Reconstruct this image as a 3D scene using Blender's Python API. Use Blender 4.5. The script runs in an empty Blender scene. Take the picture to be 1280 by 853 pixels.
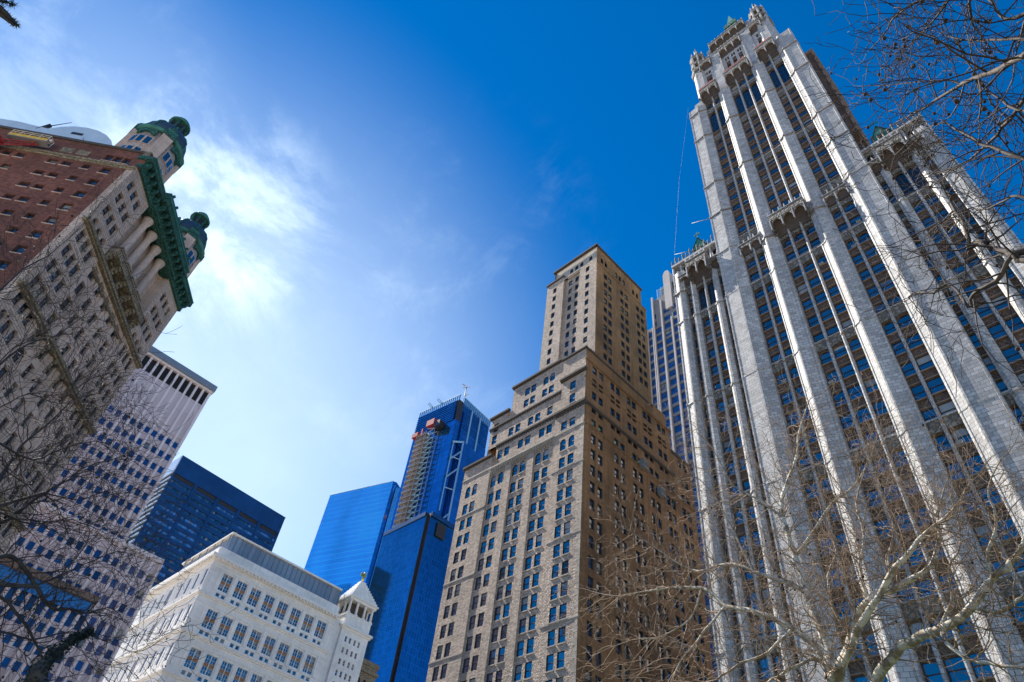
import bpy, math, random
from mathutils import Vector, Matrix
R = math.radians
random.seed(7)
scene = bpy.context.scene
COL = scene.collection

# ------------------------------------------------------------------ camera
CAMX = (0.6872903, -0.5794645, -0.4380101), (-0.7192121, -0.4583466, -0.5221613), (0.1018135, 0.6738986, -0.7317751)
cam_data = bpy.data.cameras.new("camera")
cam_data.sensor_width = 36.0
cam_data.lens = 24.03
cam_data.clip_start = 0.2
cam_data.clip_end = 6000
cam = bpy.data.objects.new("camera", cam_data)
cam.matrix_world = Matrix.Translation((0, 0, 1.6)) @ Matrix(CAMX).to_4x4()
COL.objects.link(cam)
scene.camera = cam

# ------------------------------------------------------------------ light
SUN_AZ, SUN_EL = -10.5, 51.5      # azimuth from +Y towards +X
sd = Vector((math.sin(R(SUN_AZ)) * math.cos(R(SUN_EL)), math.cos(R(SUN_AZ)) * math.cos(R(SUN_EL)), math.sin(R(SUN_EL))))
world = bpy.data.worlds.new("World")
scene.world = world
world.use_nodes = True
wn, wl = world.node_tree.nodes, world.node_tree.links
wn.clear()
def W(t, **k):
    n = wn.new(t)
    for a, b in k.items(): setattr(n, a, b)
    return n
out = W('ShaderNodeOutputWorld'); bg = W('ShaderNodeBackground')
sky = W('ShaderNodeTexSky', sky_type='NISHITA', sun_disc=False, sun_elevation=R(SUN_EL), sun_rotation=R(SUN_AZ),
        altitude=1800, air_density=1.0, dust_density=0.0, ozone_density=2.5)
hs = W('ShaderNodeHueSaturation'); hs.inputs['Saturation'].default_value = 1.47; hs.inputs['Value'].default_value = 0.84
hs.inputs['Hue'].default_value = 0.502
gm = W('ShaderNodeGamma'); gm.inputs['Gamma'].default_value = 1.0
wl.new(sky.outputs[0], hs.inputs['Color'])
tc = W('ShaderNodeTexCoord')
# wispy cirrus: stretched noise in the direction of view, gathered round a few directions of the sky
def vdot(d):
    n = W('ShaderNodeVectorMath', operation='DOT_PRODUCT'); n.inputs[1].default_value = d
    wl.new(tc.outputs['Generated'], n.inputs[0]); return n.outputs['Value']
def mr(x, a, b, c=0.0, d=1.0, smooth=True):
    n = W('ShaderNodeMapRange'); n.interpolation_type = 'SMOOTHSTEP' if smooth else 'LINEAR'
    n.inputs[1].default_value = a; n.inputs[2].default_value = b; n.inputs[3].default_value = c; n.inputs[4].default_value = d
    wl.new(x, n.inputs[0]); return n.outputs[0]
def mth(op, a, b=None, clamp=False):
    n = W('ShaderNodeMath', operation=op); n.use_clamp = clamp
    for i, v in enumerate((a, b)):
        if v is None: continue
        if isinstance(v, (int, float)): n.inputs[i].default_value = v
        else: wl.new(v, n.inputs[i])
    return n.outputs[0]
def noise(scale, detail, rough, stretch, dist=0.0, loc=(0, 0, 0), rot=(0, 0, 0)):
    m = W('ShaderNodeMapping'); m.inputs['Scale'].default_value = stretch; m.inputs['Location'].default_value = loc
    m.inputs['Rotation'].default_value = rot
    wl.new(tc.outputs['Generated'], m.inputs[0])
    n = W('ShaderNodeTexNoise'); n.inputs['Scale'].default_value = scale; n.inputs['Detail'].default_value = detail
    n.inputs['Roughness'].default_value = rough; n.inputs['Distortion'].default_value = dist
    wl.new(m.outputs[0], n.inputs[0]); return n.outputs[0]
n1 = noise(4.2, 10, 0.66, (1.0, 1.0, 1.5), 0.35, (0.3, 0.1, 0))
n2 = noise(9.0, 10, 0.68, (1.6, 0.7, 1.0), 0.5, (2.3, 1.1, 0), (0.3, 0.5, 0.6))
near = mr(vdot((0.020, 0.680, 0.733)), 0.982, 0.9998)          # bright bank beside the left tower
core = mr(vdot((0.055, 0.680, 0.732)), 0.993, 0.9999)
upl = mr(vdot((-0.235, 0.680, 0.695)), 0.955, 0.9995)          # streaks towards the upper left
mid = mr(vdot((0.300, 0.560, 0.772)), 0.955, 0.999)
f1 = mr(n1, 0.42, 0.66); f2 = mr(n2, 0.40, 0.72)
veil = mth('POWER', mr(vdot((0.140, 0.870, 0.475)), 0.76, 0.99, smooth=False), 2.0)           # thin veil low in the south
mask = mth('MULTIPLY', near, mth('ADD', mth('MULTIPLY', f1, 0.46), 0.0))
mask = mth('ADD', mask, mth('MULTIPLY', core, 0.12))
mask = mth('ADD', mask, mth('MULTIPLY', veil, mth('ADD', mth('MULTIPLY', f1, 0.05), 0.62)))
mask = mth('ADD', mask, mth('MULTIPLY', upl, mth('ADD', mth('MULTIPLY', f1, 0.20), 0.10)))
mask = mth('ADD', mask, mth('MULTIPLY', mid, mth('MULTIPLY', mth('MULTIPLY', f2, f1), 0.14)))
mask = mth('MINIMUM', mask, 0.92)
mx = W('ShaderNodeMix', data_type='RGBA')
wl.new(mask, mx.inputs['Factor']); wl.new(hs.outputs[0], mx.inputs[6]); mx.inputs[7].default_value = (4.5, 5.5, 6.4, 1)
wl.new(mx.outputs[2], bg.inputs['Color'])
bg.inputs['Strength'].default_value = 0.10
wl.new(bg.outputs[0], out.inputs[0])

sun_data = bpy.data.lights.new("sun", 'SUN')
sun_data.energy = 4.0
sun_data.angle = R(0.53)
sun_data.color = (1.0, 0.93, 0.82)
sun = bpy.data.objects.new("sun", sun_data)
sun.rotation_euler = sd.to_track_quat('Z', 'Y').to_euler()
sun.location = (0, 0, 400)
COL.objects.link(sun)

vs = scene.view_settings
vs.view_transform = 'Standard'; vs.look = 'None'; vs.exposure = 1.22; vs.gamma = 1.0; vs.use_curve_mapping = False
scene.cycles.max_bounces = 5
scene.cycles.diffuse_bounces = 3
scene.cycles.caustics_reflective = False
scene.cycles.caustics_refractive = False

# ------------------------------------------------------------------ materials
def new_mat(name):
    m = bpy.data.materials.new(name); m.use_nodes = True
    t = m.node_tree; b = t.nodes['Principled BSDF']
    return m, t, b
def nd(t, typ, ins=None, **k):
    n = t.nodes.new(typ)
    for a, b in k.items(): setattr(n, a, b)
    for a, b in (ins or {}).items():
        if hasattr(b, 'is_output') or isinstance(b, bpy.types.NodeSocket): t.links.new(b, n.inputs[a])
        else: n.inputs[a].default_value = b
    return n
def c4(c): return (c[0], c[1], c[2], 1)
def mul(c, k): return tuple(min(1, x * k) for x in c[:3])

def stone(name, base, var=0.18, block=(1.2, 0.5), mortar=0.6, msize=0.02, bump=0.3, rough=0.85, stain=0.25, tint=None,
          relief=0.0, fine=6.0, offset=0.5, streak=0.25, bias=0.0):
    """masonry in metres on the UV map: blocks with their own tone, joints, dirt streaks, weathering"""
    m, t, b = new_mat(name)
    uv = nd(t, 'ShaderNodeUVMap', uv_map='UVMap')
    geo = nd(t, 'ShaderNodeNewGeometry')
    br = nd(t, 'ShaderNodeTexBrick', {'Vector': uv.outputs[0], 'Color1': c4(mul(base, 1 - var)), 'Color2': c4(mul(base, 1 + var) if tint is None else tint),
            'Mortar': c4(mul(base, mortar)), 'Scale': 1.0, 'Mortar Size': msize, 'Mortar Smooth': 0.3, 'Bias': bias,
            'Brick Width': block[0], 'Row Height': block[1]}, offset=offset)
    big = nd(t, 'ShaderNodeTexNoise', {'Vector': geo.outputs['Position'], 'Scale': 0.11, 'Detail': 6, 'Roughness': 0.6})
    mp = nd(t, 'ShaderNodeMapping', {'Vector': uv.outputs[0], 'Scale': (1.7, 0.09, 1)})
    st = nd(t, 'ShaderNodeTexNoise', {'Vector': mp.outputs[0], 'Scale': 1.0, 'Detail': 6, 'Roughness': 0.65})
    fn = nd(t, 'ShaderNodeTexNoise', {'Vector': uv.outputs[0], 'Scale': fine, 'Detail': 5, 'Roughness': 0.7})
    r1 = nd(t, 'ShaderNodeMapRange', {0: big.outputs[0], 1: 0.3, 2: 0.75, 3: 1 - stain, 4: 1 + stain * 0.5})
    r2 = nd(t, 'ShaderNodeMapRange', {0: st.outputs[0], 1: 0.35, 2: 0.8, 3: 1.0 + streak * 0.3, 4: 1 - streak})
    r3 = nd(t, 'ShaderNodeMapRange', {0: fn.outputs[0], 1: 0.25, 2: 0.75, 3: 0.86, 4: 1.12})
    a = nd(t, 'ShaderNodeMath', {0: r1.outputs[0], 1: r2.outputs[0]}, operation='MULTIPLY')
    a2 = nd(t, 'ShaderNodeMath', {0: a.outputs[0], 1: r3.outputs[0]}, operation='MULTIPLY')
    cm = nd(t, 'ShaderNodeMix', {'Factor': 1.0, 6: br.outputs[0], 7: a2.outputs[0]}, data_type='RGBA', blend_type='MULTIPLY')
    t.links.new(cm.outputs[2], b.inputs['Base Color'])
    b.inputs['Roughness'].default_value = rough
    hgt = nd(t, 'ShaderNodeMath', {0: br.outputs['Fac'], 1: -1.0}, operation='MULTIPLY')
    last = hgt.outputs[0]
    if relief:
        vo = nd(t, 'ShaderNodeTexVoronoi', {'Vector': uv.outputs[0], 'Scale': relief}, feature='F1')
        ad = nd(t, 'ShaderNodeMath', {0: vo.outputs['Distance'], 1: last}, operation='ADD')
        # each block stands out by its own amount
        bw = nd(t, 'ShaderNodeRGBToBW', {0: br.outputs[0]})
        ml = nd(t, 'ShaderNodeMath', {0: bw.outputs[0], 1: 2.0}, operation='MULTIPLY')
        ad2 = nd(t, 'ShaderNodeMath', {0: ad.outputs[0], 1: ml.outputs[0]}, operation='ADD')
        last = ad2.outputs[0]
    fm = nd(t, 'ShaderNodeMath', {0: fn.outputs[0], 1: 0.5}, operation='MULTIPLY')
    ad3 = nd(t, 'ShaderNodeMath', {0: last, 1: fm.outputs[0]}, operation='ADD')
    bp = nd(t, 'ShaderNodeBump', {'Height': ad3.outputs[0], 'Strength': bump, 'Distance': 0.08})
    t.links.new(bp.outputs[0], b.inputs['Normal'])
    return m

def ornate(name, base, scale=2.2, bump=0.8, rough=0.8, dark=0.35, stain=0.3):
    """carved terracotta / patinated ornament: raised foliage on a darker ground"""
    m, t, b = new_mat(name)
    uv = nd(t, 'ShaderNodeUVMap', uv_map='UVMap')
    vo = nd(t, 'ShaderNodeTexVoronoi', {'Vector': uv.outputs[0], 'Scale': scale, 'Randomness': 0.75}, feature='DISTANCE_TO_EDGE')
    ns = nd(t, 'ShaderNodeTexNoise', {'Vector': uv.outputs[0], 'Scale': scale * 2.4, 'Detail': 4})
    big = nd(t, 'ShaderNodeTexNoise', {'Vector': uv.outputs[0], 'Scale': 0.3, 'Detail': 5})
    r = nd(t, 'ShaderNodeMapRange', {0: vo.outputs['Distance'], 1: 0.02, 2: 0.22, 3: dark, 4: 1.0})
    r2 = nd(t, 'ShaderNodeMapRange', {0: ns.outputs[0], 1: 0.3, 2: 0.7, 3: 0.75, 4: 1.2})
    r3 = nd(t, 'ShaderNodeMapRange', {0: big.outputs[0], 1: 0.3, 2: 0.7, 3: 1 - stain, 4: 1.1})
    a = nd(t, 'ShaderNodeMath', {0: r.outputs[0], 1: r2.outputs[0]}, operation='MULTIPLY')
    a2 = nd(t, 'ShaderNodeMath', {0: a.outputs[0], 1: r3.outputs[0]}, operation='MULTIPLY')
    cm = nd(t, 'ShaderNodeMix', {'Factor': 1.0, 6: c4(base), 7: a2.outputs[0]}, data_type='RGBA', blend_type='MULTIPLY')
    t.links.new(cm.outputs[2], b.inputs['Base Color'])
    b.inputs['Roughness'].default_value = rough
    bp = nd(t, 'ShaderNodeBump', {'Height': a.outputs[0], 'Strength': bump, 'Distance': 0.15})
    t.links.new(bp.outputs[0], b.inputs['Normal'])
    return m

def plain(name, base, rough=0.6, metallic=0.0, var=0.12, scale=2.0, bump=0.05, emit=None):
    m, t, b = new_mat(name)
    geo = nd(t, 'ShaderNodeNewGeometry')
    ns = nd(t, 'ShaderNodeTexNoise', {'Vector': geo.outputs['Position'], 'Scale': scale, 'Detail': 6, 'Roughness': 0.65})
    r = nd(t, 'ShaderNodeMapRange', {0: ns.outputs[0], 1: 0.25, 2: 0.75, 3: 1 - var, 4: 1 + var})
    cm = nd(t, 'ShaderNodeMix', {'Factor': 1.0, 6: c4(base), 7: r.outputs[0]}, data_type='RGBA', blend_type='MULTIPLY')
    t.links.new(cm.outputs[2], b.inputs['Base Color'])
    b.inputs['Roughness'].default_value = rough; b.inputs['Metallic'].default_value = metallic
    if bump:
        bp = nd(t, 'ShaderNodeBump', {'Height': ns.outputs[0], 'Strength': bump, 'Distance': 0.1})
        t.links.new(bp.outputs[0], b.inputs['Normal'])
    return m

def glass(name, base, ior=1.9, rough=0.04, metallic=0.0, var=0.6, wob=0.02, scale=0.35, blind=None):
    """window glass seen from outside by day: dark behind, the surroundings mirrored in slightly uneven panes"""
    m, t, b = new_mat(name)
    geo = nd(t, 'ShaderNodeNewGeometry'); oi = nd(t, 'ShaderNodeObjectInfo')
    s = nd(t, 'ShaderNodeMath', {0: geo.outputs['Random Per Island'], 1: oi.outputs['Random']}, operation='ADD')
    fr = nd(t, 'ShaderNodeMath', {0: s.outputs[0]}, operation='FRACT')
    r = nd(t, 'ShaderNodeMapRange', {0: fr.outputs[0], 1: 0, 2: 1, 3: 1 - var, 4: 1 + var})
    cm = nd(t, 'ShaderNodeMix', {'Factor': 1.0, 6: c4(base), 7: r.outputs[0]}, data_type='RGBA', blend_type='MULTIPLY')
    t.links.new(cm.outputs[2], b.inputs['Base Color'])
    b.inputs['Roughness'].default_value = rough; b.inputs['IOR'].default_value = ior; b.inputs['Metallic'].default_value = metallic
    # every pane hangs at its own tiny angle
    wnz = nd(t, 'ShaderNodeTexWhiteNoise', {'W': fr.outputs[0]}, noise_dimensions='1D')
    sub = nd(t, 'ShaderNodeVectorMath', {0: wnz.outputs['Color'], 1: (0.5, 0.5, 0.5)}, operation='SUBTRACT')
    scl = nd(t, 'ShaderNodeVectorMath', {0: sub.outputs[0], 'Scale': wob * 3}, operation='SCALE')
    ns = nd(t, 'ShaderNodeTexNoise', {'Vector': geo.outputs['Position'], 'Scale': scale, 'Detail': 2})
    bp = nd(t, 'ShaderNodeBump', {'Height': ns.outputs[0], 'Strength': 1.0, 'Distance': wob})
    ad = nd(t, 'ShaderNodeVectorMath', {0: bp.outputs[0], 1: scl.outputs[0]}, operation='ADD')
    nm = nd(t, 'ShaderNodeVectorMath', {0: ad.outputs[0]}, operation='NORMALIZE')
    t.links.new(nm.outputs[0], b.inputs['Normal'])
    return m

def curtain(name, base, pane=(1.5, 4.0), metallic=0.85, rough=0.06, line=0.35, var=0.25, msize=0.06, wob=0.015):
    """glass curtain wall: tinted mirror panes, thin joints, faint differences from pane to pane"""
    m, t, b = new_mat(name)
    uv = nd(t, 'ShaderNodeUVMap', uv_map='UVMap')
    br = nd(t, 'ShaderNodeTexBrick', {'Vector': uv.outputs[0], 'Color1': c4(mul(base, 1 - var)), 'Color2': c4(mul(base, 1 + var)), 'Mortar': c4(mul(base, line)),
            'Scale': 1.0, 'Mortar Size': msize, 'Mortar Smooth': 0.1, 'Brick Width': pane[0], 'Row Height': pane[1]}, offset=0.0)
    mp = nd(t, 'ShaderNodeMapping', {'Vector': uv.outputs[0], 'Scale': (0.03, 0.012, 1)})
    big = nd(t, 'ShaderNodeTexNoise', {'Vector': mp.outputs[0], 'Scale': 1.0, 'Detail': 4})
    r = nd(t, 'ShaderNodeMapRange', {0: big.outputs[0], 1: 0.3, 2: 0.7, 3: 0.8, 4: 1.2})
    cm = nd(t, 'ShaderNodeMix', {'Factor': 1.0, 6: br.outputs[0], 7: r.outputs[0]}, data_type='RGBA', blend_type='MULTIPLY')
    t.links.new(cm.outputs[2], b.inputs['Base Color'])
    b.inputs['Metallic'].default_value = metallic; b.inputs['Roughness'].default_value = rough; b.inputs['IOR'].default_value = 1.6
    ns = nd(t, 'ShaderNodeTexNoise', {'Vector': uv.outputs[0], 'Scale': 0.12, 'Detail': 3})
    bw = nd(t, 'ShaderNodeRGBToBW', {0: br.outputs[0]})
    bp = nd(t, 'ShaderNodeBump', {'Height': ns.outputs[0], 'Strength': 0.6, 'Distance': wob})
    t.links.new(bp.outputs[0], b.inputs['Normal'])
    return m

M = {}
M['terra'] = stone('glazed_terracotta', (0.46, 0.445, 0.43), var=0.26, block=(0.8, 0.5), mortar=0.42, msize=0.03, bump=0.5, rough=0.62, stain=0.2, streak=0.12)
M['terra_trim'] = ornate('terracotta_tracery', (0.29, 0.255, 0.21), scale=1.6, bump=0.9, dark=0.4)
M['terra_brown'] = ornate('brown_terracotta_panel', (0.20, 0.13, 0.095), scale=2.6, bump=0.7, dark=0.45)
M['terra_sill'] = plain('brown_terracotta_sill', (0.24, 0.17, 0.125), 0.7, var=0.25)
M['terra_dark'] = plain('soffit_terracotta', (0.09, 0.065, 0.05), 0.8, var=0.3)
M['terra_blue'] = ornate('coloured_terracotta', (0.30, 0.32, 0.38), scale=2.0, bump=0.8, dark=0.5)
M['copper'] = plain('green_copper', (0.045, 0.19, 0.15), 0.7, var=0.45, scale=1.2, bump=0.4)
M['copper_dark'] = plain('dark_copper_dome', (0.035, 0.06, 0.085), 0.6, var=0.4, scale=1.0, bump=0.3)
M['copper_orn'] = ornate('green_copper_ornament', (0.05, 0.22, 0.17), scale=2.0, bump=1.0, dark=0.3)
M['rail_red'] = plain('red_safety_netting', (0.45, 0.05, 0.04), 0.8, var=0.3)
M['glass'] = glass('window_glass', (0.012, 0.035, 0.075), ior=2.7)
M['glass_blue'] = glass('blue_tinted_glass', (0.010, 0.075, 0.27), ior=1.5, var=0.35)
M['glass_dark'] = glass('dark_window_glass', (0.008, 0.010, 0.014), ior=1.6)
M['blind'] = glass('glass_over_blind', (0.24, 0.24, 0.22), ior=1.7, rough=0.12, var=0.45)
M['frame_dark'] = plain('dark_window_frame', (0.035, 0.03, 0.03), 0.5)
M['frame_bronze'] = plain('bronze_window_frame', (0.10, 0.07, 0.05), 0.5)
M['frame_white'] = plain('pale_window_frame', (0.55, 0.53, 0.48), 0.6)
M['rock'] = stone('rock_faced_ashlar', (0.60, 0.47, 0.37), var=0.30, block=(0.5, 0.25), mortar=0.5, msize=0.022, bump=0.9, relief=4.0, rough=0.95, stain=0.2, fine=9)
M['rock_trim'] = stone('smooth_buff_stone', (0.52, 0.45, 0.37), var=0.12, block=(1.4, 0.6), bump=0.4, stain=0.3)
M['tanbrick'] = stone('tan_brick', (0.34, 0.185, 0.08), var=0.22, block=(0.5, 0.15), mortar=0.7, msize=0.012, bump=0.5, stain=0.55, streak=0.5)
M['cornice_dark'] = plain('dark_cornice_reveal', (0.085, 0.07, 0.06), 0.9, var=0.35)  # near-black tone for cornices, copings, flat roofs and window reveals
M['redbrick'] = stone('red_brick', (0.23, 0.085, 0.055), var=0.35, block=(0.6, 0.2), mortar=1.1, msize=0.012, bump=0.5, stain=0.45, streak=0.4)
M['prstone'] = stone('rusticated_limestone', (0.66, 0.50, 0.40), var=0.14, block=(1.4, 0.42), mortar=0.42, msize=0.045, bump=0.8, stain=0.25)
M['prsmooth'] = stone('smooth_limestone', (0.66, 0.50, 0.41), var=0.08, block=(2.4, 0.9), mortar=0.7, bump=0.3, stain=0.25)
M['prorn'] = ornate('carved_limestone', (0.42, 0.34, 0.22), scale=1.8, bump=0.9, dark=0.45)
M['pinkpier'] = stone('pale_precast_pier', (0.97, 0.84, 0.82), var=0.03, block=(3, 3.75), mortar=0.88, msize=0.02, bump=0.1, stain=0.1, streak=0.12)
M['pinkpanel'] = stone('grey_precast_panel', (0.76, 0.63, 0.63), var=0.05, block=(3, 3.75), mortar=0.85, msize=0.02, bump=0.1, stain=0.12, streak=0.15)
M['metalgrey'] = plain('grey_coping_metal', (0.30, 0.32, 0.34), 0.45, 0.4)
M['louver'] = plain('black_louver', (0.025, 0.022, 0.025), 0.6)
M['white'] = stone('white_granite', (0.92, 0.89, 0.82), var=0.05, block=(1.8, 0.7), mortar=0.85, msize=0.02, bump=0.25, stain=0.16, streak=0.2)
M['white_trim'] = plain('white_carved_stone', (0.84, 0.80, 0.72), 0.8, var=0.14, scale=1.2, bump=0.3)
M['spandrel_orange'] = plain('bronze_spandrel', (0.33, 0.17, 0.075), 0.55, var=0.3)
M['gold'] = plain('gilded_bronze', (0.85, 0.50, 0.08), 0.3, 0.9)
M['steelblue'] = curtain('dark_steel_cladding', (0.014, 0.065, 0.18), pane=(4.8, 3.9), metallic=0.35, rough=0.32, line=0.6, var=0.12, msize=0.05)
M['steelsun'] = plain('painted_sun_steel_side', (0.60, 0.68, 0.78), 0.4, 0.3)  # slab's dark steel again, grazing sun on its east face put into the colour
M['ribbon'] = glass('ribbon_glass', (0.02, 0.05, 0.10), ior=2.2, var=0.8)
M['greyglass'] = glass('grey_glazing', (0.22, 0.27, 0.32), ior=1.8, var=0.25)
M['ribbon_lit'] = glass('pale_ribbon_glass', (0.06, 0.16, 0.42), ior=2.2, var=0.7)
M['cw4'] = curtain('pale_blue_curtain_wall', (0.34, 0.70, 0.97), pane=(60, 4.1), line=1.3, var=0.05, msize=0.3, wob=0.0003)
M['cw4e'] = curtain('silver_curtain_wall', (0.45, 0.72, 0.88), pane=(1.2, 4.1), line=0.5, var=0.1, msize=0.10)
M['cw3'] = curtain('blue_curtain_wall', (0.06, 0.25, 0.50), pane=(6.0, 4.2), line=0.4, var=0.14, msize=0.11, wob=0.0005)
M['cw3s'] = curtain('deep_blue_louver_wall', (0.03, 0.13, 0.40), pane=(3.0, 1.5), line=0.15, var=0.1, msize=0.35)
M['cwm'] = curtain('dark_hotel_curtain_wall', (0.032, 0.165, 0.31), pane=(1.4, 3.1), line=1.9, var=0.14, msize=0.05, wob=0.0005)
M['bluesteel'] = plain('pale_blue_steel', (0.25, 0.45, 0.62), 0.45, 0.3)
M['steel'] = plain('galvanised_steel', (0.34, 0.33, 0.33), 0.55, 0.5)
M['hoistdeck'] = plain('timber_decking', (0.36, 0.30, 0.26), 0.8)
M['redpaint'] = plain('red_paint', (0.42, 0.03, 0.03), 0.5)
M['yellow'] = plain('yellow_paint', (0.72, 0.44, 0.03), 0.5)
M['ppstone'] = stone('pale_limestone_panels', (0.20, 0.20, 0.21), var=0.04, block=(2.4, 1.8), mortar=0.8, msize=0.02, bump=0.1, stain=0.12)
M['pale_stone'] = stone('pale_pier_limestone', (0.52, 0.46, 0.43), var=0.04, block=(2.4, 1.8), mortar=0.85, msize=0.02, bump=0.1, stain=0.1)
M['zinc'] = plain('pale_zinc_sheet', (0.62, 0.70, 0.74), 0.5, 0.3, var=0.12, scale=0.5)
M['asphalt'] = plain('asphalt', (0.05, 0.05, 0.052), 0.9, var=0.25, scale=3, bump=0.3)
M['paving'] = stone('paving', (0.32, 0.31, 0.29), var=0.08, block=(1.0, 1.0), mortar=0.6, msize=0.02, bump=0.2)
M['kerb'] = plain('kerb_granite', (0.30, 0.29, 0.28), 0.8)
M['grass'] = plain('lawn_green', (0.05, 0.075, 0.025), 0.95, var=0.4, scale=6, bump=0.5)
M['paint'] = plain('road_paint', (0.7, 0.7, 0.66), 0.8)
M['city'] = plain('city_ground', (0.40, 0.355, 0.30), 0.9, var=0.3, scale=0.02)

def bark_mat(name, thin, thick, patch):
    m, t, b = new_mat(name)
    at = nd(t, 'ShaderNodeAttribute', attribute_name='girth')
    geo = nd(t, 'ShaderNodeNewGeometry')
    ns = nd(t, 'ShaderNodeTexNoise', {'Vector': geo.outputs['Position'], 'Scale': 5.0, 'Detail': 5, 'Roughness': 0.6})
    pr = nd(t, 'ShaderNodeMapRange', {0: ns.outputs[0], 1: 0.46, 2: 0.56, 3: 0, 4: 1})
    mixp = nd(t, 'ShaderNodeMix', {'Factor': pr.outputs[0], 6: c4(thick), 7: c4(patch)}, data_type='RGBA')
    g = nd(t, 'ShaderNodeMapRange', {0: at.outputs['Fac'], 1: 0.006, 2: 0.03, 3: 0, 4: 1})
    mx2 = nd(t, 'ShaderNodeMix', {'Factor': g.outputs[0], 6: c4(thin), 7: mixp.outputs[2]}, data_type='RGBA')
    t.links.new(mx2.outputs[2], b.inputs['Base Color'])
    b.inputs['Roughness'].default_value = 0.8
    bp = nd(t, 'ShaderNodeBump', {'Height': ns.outputs[0], 'Strength': 0.4, 'Distance': 0.02})
    t.links.new(bp.outputs[0], b.inputs['Normal'])
    return m
M['bark'] = bark_mat('plane_tree_bark', (0.27, 0.18, 0.115), (0.74, 0.66, 0.52), (0.32, 0.25, 0.17))
M['bark_mid'] = bark_mat('brown_bark', (0.045, 0.03, 0.025), (0.14, 0.11, 0.085), (0.06, 0.045, 0.04))
M['bark_dark'] = bark_mat('dark_bark', (0.06, 0.04, 0.035), (0.10, 0.075, 0.06), (0.05, 0.04, 0.035))
M['seed'] = plain('seed_ball_brown', (0.06, 0.035, 0.02), 0.95, var=0.3, scale=60)
M['needle'] = plain('dark_needles', (0.015, 0.025, 0.02), 0.8)

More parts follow.
